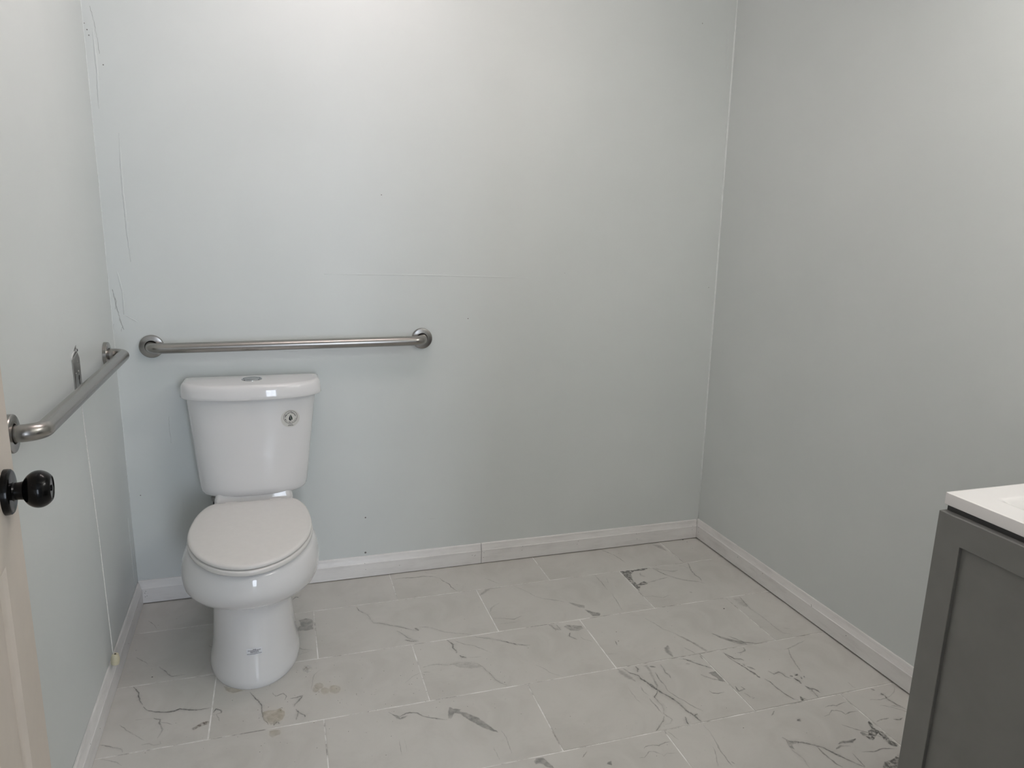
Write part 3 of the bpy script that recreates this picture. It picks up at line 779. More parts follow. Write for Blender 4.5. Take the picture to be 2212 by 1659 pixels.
# ------------------------------------------------------------------ flaws of the walls: caulk beads, tape ridges, cracks
def ridge(name, pts, w, h, m, parent):
    # pts on a wall as (point, normal); a low rounded ridge
    rings = []
    for i, (p, nrm) in enumerate(pts):
        p = Vector(p); nrm = Vector(nrm)
        t = (Vector(pts[min(i + 1, len(pts) - 1)][0]) - Vector(pts[max(i - 1, 0)][0])).normalized()
        sd = t.cross(nrm).normalized()
        f = i / (len(pts) - 1)
        ww = w * (0.25 + min(1, 6 * min(f, 1 - f)) * 0.75) * random.uniform(0.8, 1.2)
        rings.append([p - sd * ww - nrm * 0.0005, p - sd * ww * 0.4 + nrm * h, p + sd * ww * 0.4 + nrm * h, p + sd * ww - nrm * 0.0005])
    return MB().loft(rings).obj(name, m, parent, smooth=True)
def polyl(pts, step=0.012, jit=0.0006):
    out = []
    for i in range(len(pts) - 1):
        a, b = Vector(pts[i]), Vector(pts[i + 1])
        n = max(1, int((b - a).length / step))
        for k in range(n): out.append(a.lerp(b, k / n) + Vector((random.uniform(-1, 1), 0, 0)) * jit)
    out.append(Vector(pts[-1]))
    return out
NB = (0, -1, 0)
ridge('caulk_bead', [((p.x, p.y, p.z), Vector((-0.7, -0.7, 0))) for p in polyl([(XR(YB, z) - 0.0015, YB - 0.0015, z) for z in (0.088, 0.6, 1.2, 1.55, 1.8, 2.42)], 0.03, 0.0008)], 0.0045, 0.0012, CAULK, wb)
ridge('caulk_bead', [((p.x, p.y, p.z), Vector((0.7, -0.7, 0))) for p in polyl([(XL(YB, z) + 0.001, YB - 0.001, z) for z in (0.088, 0.7, 1.4, 2.42)], 0.03, 0.0006)], 0.0016, 0.0003, CAULK, wb)
for pts, w, h in BACK_RIDGES:
    ridge('paint_ridge', [((p.x, YB, p.z), Vector(NB)) for p in polyl([(x, YB, z) for x, z in pts])], w, h, WALL, wb)
ck = MB()
for pts, w in BACK_CRACKS:
    w *= 0.75
    pp = polyl([(x, YB, z) for x, z in pts], 0.006, 0.0012)
    ck.loft([[(p.x - w, YB - 0.0003, p.z - w * 0.4), (p.x, YB - 0.0005, p.z), (p.x + w, YB - 0.0003, p.z + w * 0.4)] for p in pp], False, False, closed=False)
dk_ = MB()
for x, z, r in BACK_DOTS:
    dk_.lathe((x, YB - 0.0002, z), NB, [(r, 0), (r * 0.7, 0.0004)], 8)
tag(ck.obj('paint_crack', m_soft('cracked paint', (0.44, 0.46, 0.45), 0.8, 90, 0.2, 0), wb), kind='stuff')
tag(dk_.obj('paint_nick', m_soft('chipped paint', (0.22, 0.22, 0.21), 0.8, 90, 0.2, 0), wb), kind='stuff')
ridge('paint_ridge', [((XL(0.155, p.z), 0.155, p.z), Vector((1, 0, 0))) for p in polyl([(0, 0, 0.09), (0, 0, 0.35)], 0.04, 0)], 0.002, 0.0008, WALL, wl)

# ------------------------------------------------------------------ toilet
TX = -0.482
toilet = empty('toilet', (TX, -0.1, 0), 'white two-piece toilet with closed lid standing under the steel bar on the back wall', 'toilet')
def plan(z, yf, y0, yb, hw, hwb, e=2.0, n=22, m=10, dx=0.0):
    half = []
    for i in range(n + 1):
        t = (PI / 2) * i / n
        half.append((hw * max(0.0, math.sin(t)) ** (2 / e), y0 - (y0 - yf) * max(0.0, math.cos(t)) ** (2 / e)))
    for i in range(1, m + 1):
        s = i / m
        half.append((hwb + (hw - hwb) * (0.5 + 0.5 * math.cos(PI * s)), y0 + (yb - y0) * s))
    ring = [(TX + dx + x, y, z) for x, y in half] + [(TX + dx - x, y, z) for x, y in reversed(half[1:])]
    return ring
B = []
for z, yf, hw, hwb, dx in ((0.0, -0.408, 0.132, 0.11, -.006), (0.006, -0.411, 0.1345, 0.11, -.006), (0.022, -0.411, 0.1345, 0.11, -.006), (0.04, -0.406, 0.131, 0.11, -.006),
                       (0.065, -0.399, 0.1255, 0.108, -.006), (0.10, -0.392, 0.121, 0.106, -.006), (0.14, -0.387, 0.118, 0.104, -.006), (0.175, -0.384, 0.1155, 0.102, -.006),
                       (0.192, -0.384, 0.1145, 0.101, -.006), (0.198, -0.3865, 0.117, 0.101, -.006), (0.204, -0.394, 0.124, 0.101, -.005), (0.213, -0.408, 0.137, 0.102, -.005),
                       (0.226, -0.425, 0.153, 0.104, -.005), (0.243, -0.445, 0.172, 0.107, -.004),
                       (0.262, -0.4635, 0.187, 0.11, -.004), (0.285, -0.479, 0.1965, 0.114, -.004), (0.31, -0.489, 0.2010, 0.118, -.003), (0.33, -0.4935, 0.2018, 0.12, -.003),
                       (0.35, -0.4945, 0.2000, 0.122, -.002), (0.37, -0.492, 0.1955, 0.124, -.001), (0.387, -0.487, 0.189, 0.125, 0), (0.398, -0.481, 0.182, 0.125, 0),
                       (0.4030, -0.470, 0.171, 0.122, 0)):
    wz = max(0.0, min(1.0, (z - 0.06) / 0.13)) if z < 0.192 else max(0.0, min(1.0, (0.345 - z) / 0.153))
    wz = wz * wz * (3 - 2 * wz) if z < 0.192 else wz
    ring = []
    for px_, py_, pz_ in plan(z, yf, -0.215, 0.13, hw, hwb, 2.0, dx=dx):
        f_ = max(0.0, (-0.215 - py_) / (-0.215 - yf))
        ring.append((px_, py_, pz_ + wz * (0.010 + 0.044 * f_ ** 0.9)))      # the foot's shoulder rises towards the front
    B.append(ring)
MB().loft(B).obj('bowl', CHINA, toilet, smooth=True, sharp=60)
# rear deck and the plinth that carries the tank
def rrect(x0, x1, y0, y1, z, r, n=5):
    out = []
    for cx, cy, a0 in ((x1 - r, y1 - r, 0), (x0 + r, y1 - r, PI / 2), (x0 + r, y0 + r, PI), (x1 - r, y0 + r, 1.5 * PI)):
        for i in range(n + 1):
            a = a0 + (PI / 2) * i / n
            out.append((cx + r * math.cos(a), cy + r * math.sin(a), z))
    return out
dk = MB()
dk.loft([rrect(TX - 0.128 - d, TX + 0.128 + d, -0.06, 0.16, z, 0.02) for z, d in ((0.38, 0.0), (0.412, 0.0), (0.4165, -0.002), (0.4185, -0.007))])
dk.loft([rrect(TX - 0.126 - d, TX + 0.126 + d, 0.042 - d, 0.165, z, 0.02) for z, d in ((0.40, 0.003), (0.428, 0.0), (0.4325, -0.002), (0.447, -0.004))])
dk.obj('deck', CHINA, toilet, smooth=True, sharp=50)
# tank
def tank_hw(z): return 0.1755 + (z - 0.45) * 0.1
TYF, TYS, TYB = 0.030, 0.125, 0.198
def tank_ring(z, hw, yf, inset=0.0, e=2.5, n=20, dx=0.0, ys=TYS, yb=TYB, r=0.012):
    hw -= inset; yf += inset; yb_ = yb - inset
    half = []
    for i in range(n + 1):
        t = (PI / 2) * i / n
        half.append((hw * max(0.0, math.sin(t)) ** (2 / e), ys - (ys - yf) * max(0.0, math.cos(t)) ** (2 / e)))
    half += [(hw, yb_ - r), (hw - r * 0.3, yb_ - r * 0.3), (hw - r, yb_)]
    return [(TX + dx + x, y, z) for x, y in half] + [(TX + dx - x, y, z) for x, y in reversed(half[1:])]
def tdx(z): return 0.003 + (z - 0.44) * 0.018
TK = []
for z, ins in ((0.4325, 0.040), (0.4335, 0.024), (0.437, 0.012), (0.443, 0.005), (0.452, 0.001), (0.465, 0.0), (0.52, 0), (0.58, 0), (0.64, 0), (0.70, 0), (0.76, 0), (0.785, 0)):
    TK.append(tank_ring(z, tank_hw(z), TYF, ins, dx=tdx(z)))
tank = MB().loft(TK).obj('tank', CHINA, toilet, smooth=True, sharp=60)
def lid_ring(z, ins): return tank_ring(z, 0.2275, 0.0105, ins, dx=0.0105, yb=0.203, ys=0.125)
lidz = 0.827
lid = MB().loft([lid_ring(z, i) for z, i in ((0.777, 0.005), (0.7775, 0.002), (0.780, 0.0), (0.79, 0.0008), (0.806, 0.0026), (0.815, 0.0045), (0.8215, 0.0078), (0.8255, 0.0135), (lidz, 0.021))]).obj('tank_lid', CHINA, toilet, smooth=True, sharp=60)
# round dual flush button
bc = (TX + 0.010, 0.117, lidz)
fb = MB().lathe(bc, (0, 0, 1), [(0.0335, -0.002), (0.0335, 0.0016), (0.0315, 0.0032), (0.0275, 0.0034), (0.0268, 0.0012), (0.0, 0.001)], 48, True, False).obj('flush_button', CHROME, toilet, smooth=True, sharp=35)
for sgn, k in ((-1, 0.62), (1, 1.0)):
    ring = []
    for i in range(17):
        a = PI * i / 16
        ring.append((bc[0] + 0.0255 * math.cos(a), bc[1] + sgn * (0.0007 + 0.0248 * math.sin(a))))
    h = lidz + 0.0030
    MB().loft([[(x, y, lidz + 0.0008) for x, y in ring], [(x, y, h) for x, y in ring],
               [(bc[0] + (x - bc[0]) * 0.93, bc[1] + (y - bc[1]) * 0.93 + sgn * 0.0006, h + 0.0008) for x, y in ring]]).obj('button_half', CHROME, fb, smooth=True, sharp=40)
# seat and lid
def seat_half(ins=0.0, grow=0.0, n=26, m=18):
    hw, yf, y0, hb_, yb = 0.1795 + grow - ins, -0.4965 - grow + ins, -0.222, 0.118 - ins * 0.4, -0.001 - ins
    half = []
    e = 1.93
    for i in range(n + 1):
        t = (PI / 2) * i / n
        half.append((hw * max(0.0, math.sin(t)) ** (2 / e), y0 - (y0 - yf) * max(0.0, math.cos(t)) ** (2 / e)))
    for i in range(1, m + 1):
        t = (PI / 2) * i / m
        half.append((hb_ + (hw - hb_) * math.cos(t), y0 + (yb - y0) * math.sin(t)))
    return half
def seat_ring(z, ins=0.0, grow=0.0, bow=0.0):
    h = seat_half(ins, grow)
    return [(TX + x, y, z) for x, y in h] + [(TX - x, y, z) for x, y in reversed(h[1:])]
st = MB().loft([seat_ring(0.4062, 0.007, 0.002), seat_ring(0.4068, 0.002, 0.002), seat_ring(0.409, 0.0, 0.002), seat_ring(0.418, 0.0, 0.002), seat_ring(0.4212, 0.0015, 0.002), seat_ring(0.4222, 0.005, 0.002)]).obj('seat', SEAT, toilet, smooth=True, sharp=50)
MB().loft([seat_ring(0.4240, 0.005), seat_ring(0.4248, 0.0015), seat_ring(0.427, 0.0), seat_ring(0.4315, 0.0), seat_ring(0.4345, 0.0018), seat_ring(0.4365, 0.006), seat_ring(0.4375, 0.011), seat_ring(0.4385, 0.04), seat_ring(0.4395, 0.09)]).obj('seat_lid', SEAT, toilet, smooth=True, sharp=50)
for s in (-1, 1):
    MB().lathe((TX + s * 0.07 - 0.02, 0.004, 0.4275), (1, 0, 0), [(0.004, 0), (0.0065, 0.002), (0.0065, 0.038), (0.004, 0.04)], 16).obj('hinge', SEAT, toilet, smooth=True, sharp=40)
# water supply under the tank
sx, sy = -0.612, 0.118
nut = MB().lathe((sx, sy, 0.434), (0, 0, -1), [(0.017, 0), (0.017, 0.007), (0.010, 0.008), (0.010, 0.016), (0.0125, 0.017), (0.0125, 0.029), (0.009, 0.031), (0.0085, 0.034)], 8).obj('supply_nut', GALV, toilet, smooth=True, sharp=30)
MB().tube([(sx, sy, 0.402), (sx, sy, 0.37), (sx + 0.006, sy + 0.006, 0.32), (sx + 0.025, sy + 0.03, 0.26), (sx + 0.045, sy + 0.05, 0.21), (sx + 0.05, sy + 0.055, 0.185)], 0.0075, 10).obj('supply_hose', RUBBER, toilet, smooth=True)
vl = MB()
vl.lathe((sx + 0.05, YB - 0.001, 0.175), (0, -1, 0), [(0.03, 0), (0.028, 0.003), (0.009, 0.0045), (0.009, 0.03), (0.013, 0.031), (0.013, 0.06), (0.008, 0.062)], 16)
vl.lathe((sx + 0.05, sy + 0.055, 0.165), (0, 0, 1), [(0.011, 0), (0.011, 0.024), (0.008, 0.026)], 12)
vl.obj('stop_valve', CHROME, toilet, smooth=True, sharp=30)

# labels stuck to the tank and to the foot of the bowl
def tank_front(x, z):
    hw = tank_hw(z); d = min(0.999, abs((x - TX - tdx(z)) / hw))
    return TYS - (TYS - TYF) * (1 - d ** 2.5) ** (1 / 2.5)
def text_mesh(s, size):
    cu = bpy.data.curves.new('t', 'FONT'); cu.body = s; cu.size = size; cu.align_x = 'CENTER'; cu.resolution_u = 2; cu.offset = size * 0.022
    ob = bpy.data.objects.new('t', cu); COL.objects.link(ob)
    bpy.context.view_layer.update()
    dg = bpy.context.evaluated_depsgraph_get()
    me = ob.evaluated_get(dg).to_mesh()
    v = [(p.co.x, p.co.y) for p in me.vertices]; f = [tuple(p.vertices) for p in me.polygons]
    ob.evaluated_get(dg).to_mesh_clear()
    bpy.data.objects.remove(ob); bpy.data.curves.remove(cu)
    return v, f
LX, LZ = -0.3525, 0.7025
def on_tank(v2, f, off):
    return [(LX + a, tank_front(LX + a, LZ + b) - off, LZ + b) for a, b in v2], f
def disc2(cx, cy, r, n=40): return [(cx + r * math.cos(2 * PI * k / n), cy + r * math.sin(2 * PI * k / n)) for k in range(n)]
lb = MB()
for r0, r1 in ((0.0, 0.008), (0.008, 0.016), (0.016, 0.024), (0.024, 0.0305)):
    a, b = disc2(0, 0, max(r0, 0.0001)), disc2(0, 0, r1)
    lb.add(*on_tank(a + b, [(i, (i + 1) % 40, 40 + (i + 1) % 40, 40 + i) for i in range(40)], 0.0004))
label = lb.obj('tank_label', PAPERB, toilet)
tag(label, 'round pale sticker with a dark water drop')
RC, RR = (0.001, 0.0045), 0.0225
ink = MB()
a, b = disc2(*RC, RR), disc2(*RC, RR - 0.0011)
ink.add(*on_tank(a + b, [(i, (i + 1) % 40, 40 + (i + 1) % 40, 40 + i) for i in range(40)], 0.0007))
def arc_text(s, r, size, mid, span, outward):
    n = len(s)
    for i, ch in enumerate(s):
        if ch == ' ': continue
        a = mid + span * (0.5 - (i + 0.5) / n) * (1 if outward else -1)
        v, f = text_mesh(ch, size)
        rot = a - PI / 2 if outward else a + PI / 2
        c, sn = math.cos(rot), math.sin(rot)
        px, py = RC[0] + r * math.cos(a), RC[1] + r * math.sin(a)
        ink.add(*on_tank([(px + x * c - y * sn, py + x * sn + y * c) for x, y in v], f, 0.0008))
arc_text('WaterSense', 0.0142, 0.0078, PI / 2, 2.75, True)
arc_text('Meets EPA Criteria', 0.0193, 0.0046, -PI / 2, 2.6, False)
for s in (-1, 1): ink.add(*on_tank(disc2(RC[0] + s * 0.0172, RC[1] + 0.0005, 0.0008, 10), [tuple(range(10))], 0.0008))
for yy, w, hgt in ((-0.0212, 0.0065, 0.0007), (-0.0245, 0.0085, 0.0011)):
    x = -w
    while x < w:
        l = random.uniform(0.0008, 0.002)
        ink.add(*on_tank([(x, yy - hgt), (x + l, yy - hgt), (x + l, yy + hgt * 0.6), (x, yy + hgt)], [(0, 1, 2, 3)], 0.0008))
        x += l + 0.0005
ink.obj('printing', INK, label)
def drop(side):
    out = []
    for i in range(25):
        t = i / 24
        a = PI * t
        w = 0.0083 * math.sin(a) * (math.sin(a / 2) ** 1.5)
        out.append((side * w, 0.0118 * math.cos(a) * 1.0 - 0.0005))
    return out
dm = MB()
l = drop(-1); r_ = drop(1)
cut = [(0.0005 + 0.0045 * max(0, (t / 24 - 0.25)) - 0.0022 * math.sin(PI * t / 24), l[t][1]) for t in range(25)]
for k in range(24):
    dm.add(*on_tank([(RC[0] + p[0], RC[1] + p[1]) for p in (l[k], l[k + 1], (max(l[k + 1][0], min(r_[k + 1][0], cut[k + 1][0])), cut[k + 1][1]), (max(l[k][0], min(r_[k][0], cut[k][0])), cut[k][1]))], [(0, 1, 2, 3)], 0.0008))
dm.obj('drop', INK, label)
dm = MB()
for k in range(24):
    pa = max(l[k][0], min(r_[k][0], cut[k][0] + 0.0011)); pb = max(l[k + 1][0], min(r_[k + 1][0], cut[k + 1][0] + 0.0011))
    dm.add(*on_tank([(RC[0] + p[0], RC[1] + p[1]) for p in ((pa, l[k][1]), (pb, l[k + 1][1]), r_[k + 1], r_[k])], [(0, 1, 2, 3)], 0.0008))
dm.obj('drop', INKG, label)
# small rectangular label on the foot; the pedestal front as a function of x and z
def ped_front(x, z):
    k = 0
    zs = [b[0][2] for b in B]           # heights at the front centre line
    while k < len(zs) - 2 and zs[k + 1] < z: k += 1
    f = (z - zs[k]) / (zs[k + 1] - zs[k])
    def yat(ring):
        best = None
        for i in range(len(ring) - 1):
            p, q = ring[i], ring[i + 1]
            if p[1] < -0.215 or q[1] < -0.215:
                if min(p[0], q[0]) - 1e-9 <= x <= max(p[0], q[0]) + 1e-9 and abs(p[0] - q[0]) > 1e-9:
                    y = p[1] + (q[1] - p[1]) * (x - p[0]) / (q[0] - p[0])
                    if best is None or y < best: best = y
        return best if best is not None else ring[0][1]
    return yat(B[k]) * (1 - f) + yat(B[k + 1]) * f
PX, PZ = -0.4835, 0.113
def on_ped(v2, f, off):
    return [(PX + a, ped_front(PX + a, PZ + b) - off, PZ + b) for a, b in v2], f
pl = MB()
nx = 8
for i in range(nx):
    for j in range(3):
        a0, a1 = -0.022 + 0.044 * i / nx, -0.022 + 0.044 * (i + 1) / nx
        b0, b1 = -0.0105 + 0.021 * j / 3, -0.0105 + 0.021 * (j + 1) / 3
        pl.add(*on_ped([(a0, b0), (a1, b0), (a1, b1), (a0, b1)], [(0, 1, 2, 3)], 0.0006))
plab = pl.obj('bowl_label', PAPER, toilet); tag(plab, 'small white printed sticker')
pt = MB()
for yy, x0, x1, hgt in ((0.0068, -0.004, 0.005, 0.0008), (0.0036, -0.018, 0.018, 0.0009), (0.0004, -0.011, 0.012, 0.0008), (-0.0028, -0.011, 0.013, 0.0008), (-0.0068, -0.0205, 0.0205, 0.0007)):
    x = x0
    while x < x1:
        w = min(random.uniform(0.0009, 0.0026), x1 - x)
        pt.add(*on_ped([(x, yy - hgt), (x + w, yy - hgt), (x + w, yy + hgt), (x, yy + hgt)], [(0, 1, 2, 3)], 0.0010))
        x += w + 0.0006
pt.obj('printing', INK, plab)

# ------------------------------------------------------------------ grab bars
def grab_bar(label, a, b, nrm, off=0.056, r=0.0175, bend=0.036, slant=0.0):
    a, b, n = Vector(a), Vector(b), Vector(nrm).normalized()
    root = empty('grab_bar', a.lerp(b, 0.5), label, 'grab bar', 'stainless grab bars')
    d = (b - a).normalized()
    path = [a + n * 0.004, a + n * (off - bend) * 0.6]
    for i in range(13):
        t = (PI / 2) * i / 12
        path.append(a + n * (off - bend + bend * math.sin(t)) + d * (bend - bend * math.cos(t)))
    for k in range(1, 8): path.append(a + n * off + d * (bend + ((b - a).length - 2 * bend) * k / 8))
    for i in range(13):
        t = (PI / 2) * i / 12
        path.append(b + n * (off - bend + bend * math.cos(t)) - d * (bend - bend * math.sin(t)))
    path += [b + n * (off - bend) * 0.6, b + n * 0.004]
    MB().tube(path, r, 28).obj('rail', STEEL, root, smooth=True, sharp=60)
    for p in (a, b):
        f = MB().lathe(p, n, [(r + 0.0028, 0.0), (0.0385, 0.0), (0.0385, 0.0095), (0.0372, 0.0115), (0.0350, 0.0122), (r + 0.0036, 0.0128), (r + 0.0026, 0.0120), (r + 0.0026, 0.001)], 56, False, False).obj('flange', STEEL, root, smooth=True, sharp=28)
        MB().lathe(p, n, [(r + 0.0029, 0.0005), (r + 0.0029, 0.0042), (r - 0.001, 0.0042)], 40, True, True).obj('gap', DARK, f)
        # two tiny set marks on the rim of the flange
    return root
grab_bar('long stainless steel grab bar on the back wall above the toilet tank', (-0.787, YB - 0.0002, 0.932), (0.130, YB - 0.0002, 0.940), NB)
y0g, y1g = 0.058, -0.860
grab_bar('stainless steel grab bar along the left wall beside the toilet', (XL(y0g, .94) + 0.0002, y0g, 0.935), (XL(y1g, .94) + 0.0002, y1g, 0.940), (1, 0.0139, 0))

# ------------------------------------------------------------------ metal strip left in the left wall
br0, br1, bz0, bz1 = -0.338, -0.272, 0.868, 1.000
def lwp(y, z, o): return (XL(y, z) + o, y, z)
bk_ = empty('wall_bracket', lwp(-0.305, 0.93, 0.001), 'bare dull metal bracket with a keyhole slot set into the left wall behind the rail', 'bracket')
bs = MB()
outl = [(br0, bz0), (br1, bz0), (br1, bz1 - 0.012), (br1 - 0.014, bz1 + 0.004), (br0 + 0.004, bz1 - 0.006), (br0, bz1 - 0.016)]
bs.loft([[lwp(y, z, 0.0001) for y, z in outl], [lwp(y, z, 0.003) for y, z in outl],
         [lwp(y + (0.004 if y < -0.305 else -0.004), z + (0.003 if z < 0.93 else -0.003), 0.005) for y, z in outl]])
bs.obj('plate', GALV, bk_)
hs = MB()
def hole(y, z, r): hs.lathe(lwp(y, z, 0.0046), (1, 0, 0), [(r, 0), (r * 0.9, 0.0008)], 14)
hole(-0.300, 0.936, 0.0075)
hs.hexa([lwp(-0.3030, 0.918, 0.0046), lwp(-0.2970, 0.918, 0.0046), lwp(-0.2970, 0.935, 0.0046), lwp(-0.3030, 0.935, 0.0046),
         lwp(-0.3030, 0.918, 0.0054), lwp(-0.2970, 0.918, 0.0054), lwp(-0.2970, 0.935, 0.0054), lwp(-0.3030, 0.935, 0.0054)])
hs.obj('keyhole', DARK, bk_)
for y, z, r in ((-0.300, 0.980, 0.0045), (-0.302, 0.953, 0.0035), (-0.300, 0.905, 0.003), (-0.328, 0.952, 0.003)):
    MB().lathe(lwp(y, z, 0.0044), (1, 0, 0), [(r, 0), (r * 0.7, 0.0014)], 12).obj('rivet', STEEL, bk_, smooth=True, sharp=30)
fl = MB()
pp = [(br0 - 0.002, bz1 - 0.010), (br0 + 0.02, bz1 + 0.002), (br1 - 0.014, bz1 + 0.006), (br1 - 0.010, bz1 + 0.020), (br1 - 0.013, bz1 + 0.009), (br0 + 0.018, bz1 + 0.006), (br0 - 0.003, bz1 - 0.005)]
fl.loft([[lwp(y, z, 0.0001) for y, z in pp], [lwp(y, z, 0.002) for y, z in pp]])
fl.obj('torn_paint', m_soft('torn paint paper', (0.74, 0.75, 0.73), 0.8, 90, 0.05, 0.2), bk_)
MB().lathe(lwp(br1 - 0.013, bz1 + 0.007, 0.0041), (1, 0, 0), [(0.004, 0), (0.003, 0.0006)], 8).obj('screw_hole', DARK, bk_)

# ------------------------------------------------------------------ emergency pull cord
pc = empty('pull_cord', (-0.868, -0.317, 0.09), 'thin white pull cord with a cream toggle hanging down the left wall onto the baseboard', 'pull cord')
MB().tube([lwp(-0.303, 0.862, 0.004), lwp(-0.304, 0.80, 0.005), lwp(-0.309, 0.5, 0.012), (-0.870, -0.316, 0.135), (-0.868, -0.317, 0.118)], 0.0012, 8).obj('cord', CORD, pc, smooth=True)
tg = MB().lathe((-0.8665, -0.3165, 0.090), (0.08, 0.02, 1), [(0.006, 0), (0.0105, 0.0012), (0.0118, 0.006), (0.0118, 0.018), (0.0100, 0.027), (0.0085, 0.031), (0.0075, 0.032)], 20).obj('toggle', CREAM, pc, smooth=True, sharp=35)
MB().lathe((-0.8640, -0.3160, 0.1222), (0.08, 0.02, 1), [(0.0026, 0), (0.0026, 0.0005)], 10).obj('toggle_hole', DARK, tg)

# ------------------------------------------------------------------ vanity
VY1, VY0 = -1.3865, -2.130         # far and near end
VXF = 0.893                        # face of the doors
VT = 0.855
van = empty('vanity', (1.15, (VY0 + VY1) / 2, 0), 'grey shaker-door bathroom vanity with white sink top against the right wall', 'vanity')
XW = XR(VY1) - 0.016
cb = MB()
cb.box(VXF + 0.020, XW, VY1 - 0.019, VY1 - 0.001, 0.0005, 0.828)
cb.box(VXF + 0.020, XW, VY0, VY0 + 0.018, 0.0005, 0.828)
cb.box(VXF + 0.020, XW, VY0 + 0.018, VY1 - 0.019, 0.09, 0.108)
cb.box(XW - 0.008, XW, VY0 + 0.018, VY1 - 0.019, 0.108, 0.828)
cb.box(VXF + 0.020, VXF + 0.038, VY0 + 0.018, VY1 - 0.019, 0.78, 0.828)
cb.box(VXF + 0.075, VXF + 0.09, VY0 + 0.018, VY1 - 0.019, 0.0005, 0.09)
cb.obj('carcass', GREYD, van)
mid = (VY0 + VY1) / 2
def shaker(y0, y1, z0, z1, knob_y):
    fw, t = 0.057, 0.019
    x0, x1 = VXF, VXF + t
    def rect(x, i): return [(x, y0 + i, z0 + i), (x, y1 - i, z0 + i), (x, y1 - i, z1 - i), (x, y0 + i, z1 - i)]
    d = MB().loft([rect(x1, fw), rect(x1, 0), rect(x0, 0), rect(x0, fw), rect(x1, fw)], False, False).obj('door', GREY, van)
    bm = bmesh.new(); bm.from_mesh(d.data); bmesh.ops.remove_doubles(bm, verts=bm.verts[:], dist=1e-6); bmesh.ops.recalc_face_normals(bm, faces=bm.faces[:]); bm.to_mesh(d.data); bm.free()
    bevel(d, 0.0012, 2)
    MB().box(x0 + 0.008, x1 - 0.003, y0 + fw - 0.003, y1 - fw + 0.003, z0 + fw - 0.003, z1 - fw + 0.003).obj('panel', GREY, d)
    kn = MB().lathe((x0, knob_y, z1 - 0.10), (-1, 0, 0), [(0.007, 0), (0.006, 0.008), (0.012, 0.016), (0.013, 0.022), (0.010, 0.026)], 20).obj('knob', GALV, d, smooth=True, sharp=40)
shaker(mid + 0.0015, VY1, 0.10, 0.8185, mid + 0.03)
shaker(VY0, mid - 0.0015, 0.10, 0.8185, mid - 0.03)
# sink top with a rectangular basin
cx0, cx1, cy0, cy1 = VXF + 0.013, XR(VY1) - 0.018, VY0 - 0.004, VY1 + 0.004
bx0, bx1, by0, by1 = 0.978, 1.29, VY0 + 0.10, -1.447
top = MB()
N4 = 6
outer = [rrect(cx0 + i, cx1 - i, cy0 + i, cy1 - i, z, 0.004, N4) for z, i in ((VT - 0.025, 0.001), (VT - 0.024, 0), (VT - 0.002, 0), (VT - 0.0005, 0.0006), (VT, 0.002), (VT, 0.006))]
inner = [rrect(bx0 + i, bx1 - i, by0 + i, by1 - i, z, 0.016, N4) for z, i in ((VT, -0.012), (VT, -0.006), (VT - 0.0012, -0.002), (VT - 0.005, 0.003), (VT - 0.02, 0.012), (VT - 0.085, 0.045), (VT - 0.11, 0.075))]
top.loft(outer + inner, True, True)
top.obj('sink_top', TOPM, van, smooth=True, sharp=35)

# ------------------------------------------------------------------ the open door
hd = math.radians(-5.9)
DE = Vector((-0.765, -1.219, 0.0))             # far (latch) edge of the door's face
dd_ = Vector((math.sin(hd), math.cos(hd), 0)); dn = Vector((math.cos(hd), -math.sin(hd), 0))
DW, DH, DT = 0.915, 2.03, 0.035
def dp(s, z, o): return DE - dd_ * s + dn * o + Vector((0, 0, z))   # s from the latch edge towards the hinge
door = empty('door_1', dp(DW, 0, 0), 'cream painted panel door standing open along the left wall', None, None, 'structure')
dm = MB()
st_w, mu_w = 0.110, 0.105
cols = ((st_w, (DW - mu_w) / 2), ((DW + mu_w) / 2, DW - st_w))
rowsz = ((0.235, 0.873), (1.0, 1.58), (1.69, 1.90))
zs = sorted({0.01, DH} | {z for r in rowsz for z in r}); ss = sorted({0.0, DW} | {s for c in cols for s in c})
panels = [(c, r) for c in cols for r in rowsz]
verts, faces = [], []
def quad(p): n = len(verts); verts.extend(p); faces.append((n, n + 1, n + 2, n + 3))
for side in (0, 1):
    o0 = 0.0 if side == 0 else -DT
    for i in range(len(ss) - 1):
        for j in range(len(zs) - 1):
            if any(abs(ss[i] - c[0]) < 1e-6 and abs(zs[j] - r[0]) < 1e-6 for c, r in panels): continue
            quad([dp(ss[i], zs[j], o0), dp(ss[i + 1], zs[j], o0), dp(ss[i + 1], zs[j + 1], o0), dp(ss[i], zs[j + 1], o0)])
    sg = -1 if side == 0 else 1
    for c, r in panels:
        lv = ((0, 0), (0.008, 0.004), (0.016, 0.0075), (0.022, 0.0075), (0.045, 0.002), (0.046, 0.0018))
        def loop(i, dpt): return [dp(c[0] + i, r[0] + i, o0 + sg * dpt), dp(c[1] - i, r[0] + i, o0 + sg * dpt), dp(c[1] - i, r[1] - i, o0 + sg * dpt), dp(c[0] + i, r[1] - i, o0 + sg * dpt)]
        for (i0, d0), (i1, d1) in zip(lv, lv[1:]):
            A, Bq = loop(i0, d0), loop(i1, d1)
            for k in range(4): quad([A[k], A[(k + 1) % 4], Bq[(k + 1) % 4], Bq[k]])
        quad(loop(*lv[-1]))
for s0 in (0.0, DW): quad([dp(s0, 0.01, 0), dp(s0, DH, 0), dp(s0, DH, -DT), dp(s0, 0.01, -DT)])
for z0 in (0.01, DH): quad([dp(0, z0, 0), dp(DW, z0, 0), dp(DW, z0, -DT), dp(0, z0, -DT)])
me = bpy.data.meshes.new('leaf'); me.from_pydata([tuple(v) for v in verts], [], faces)
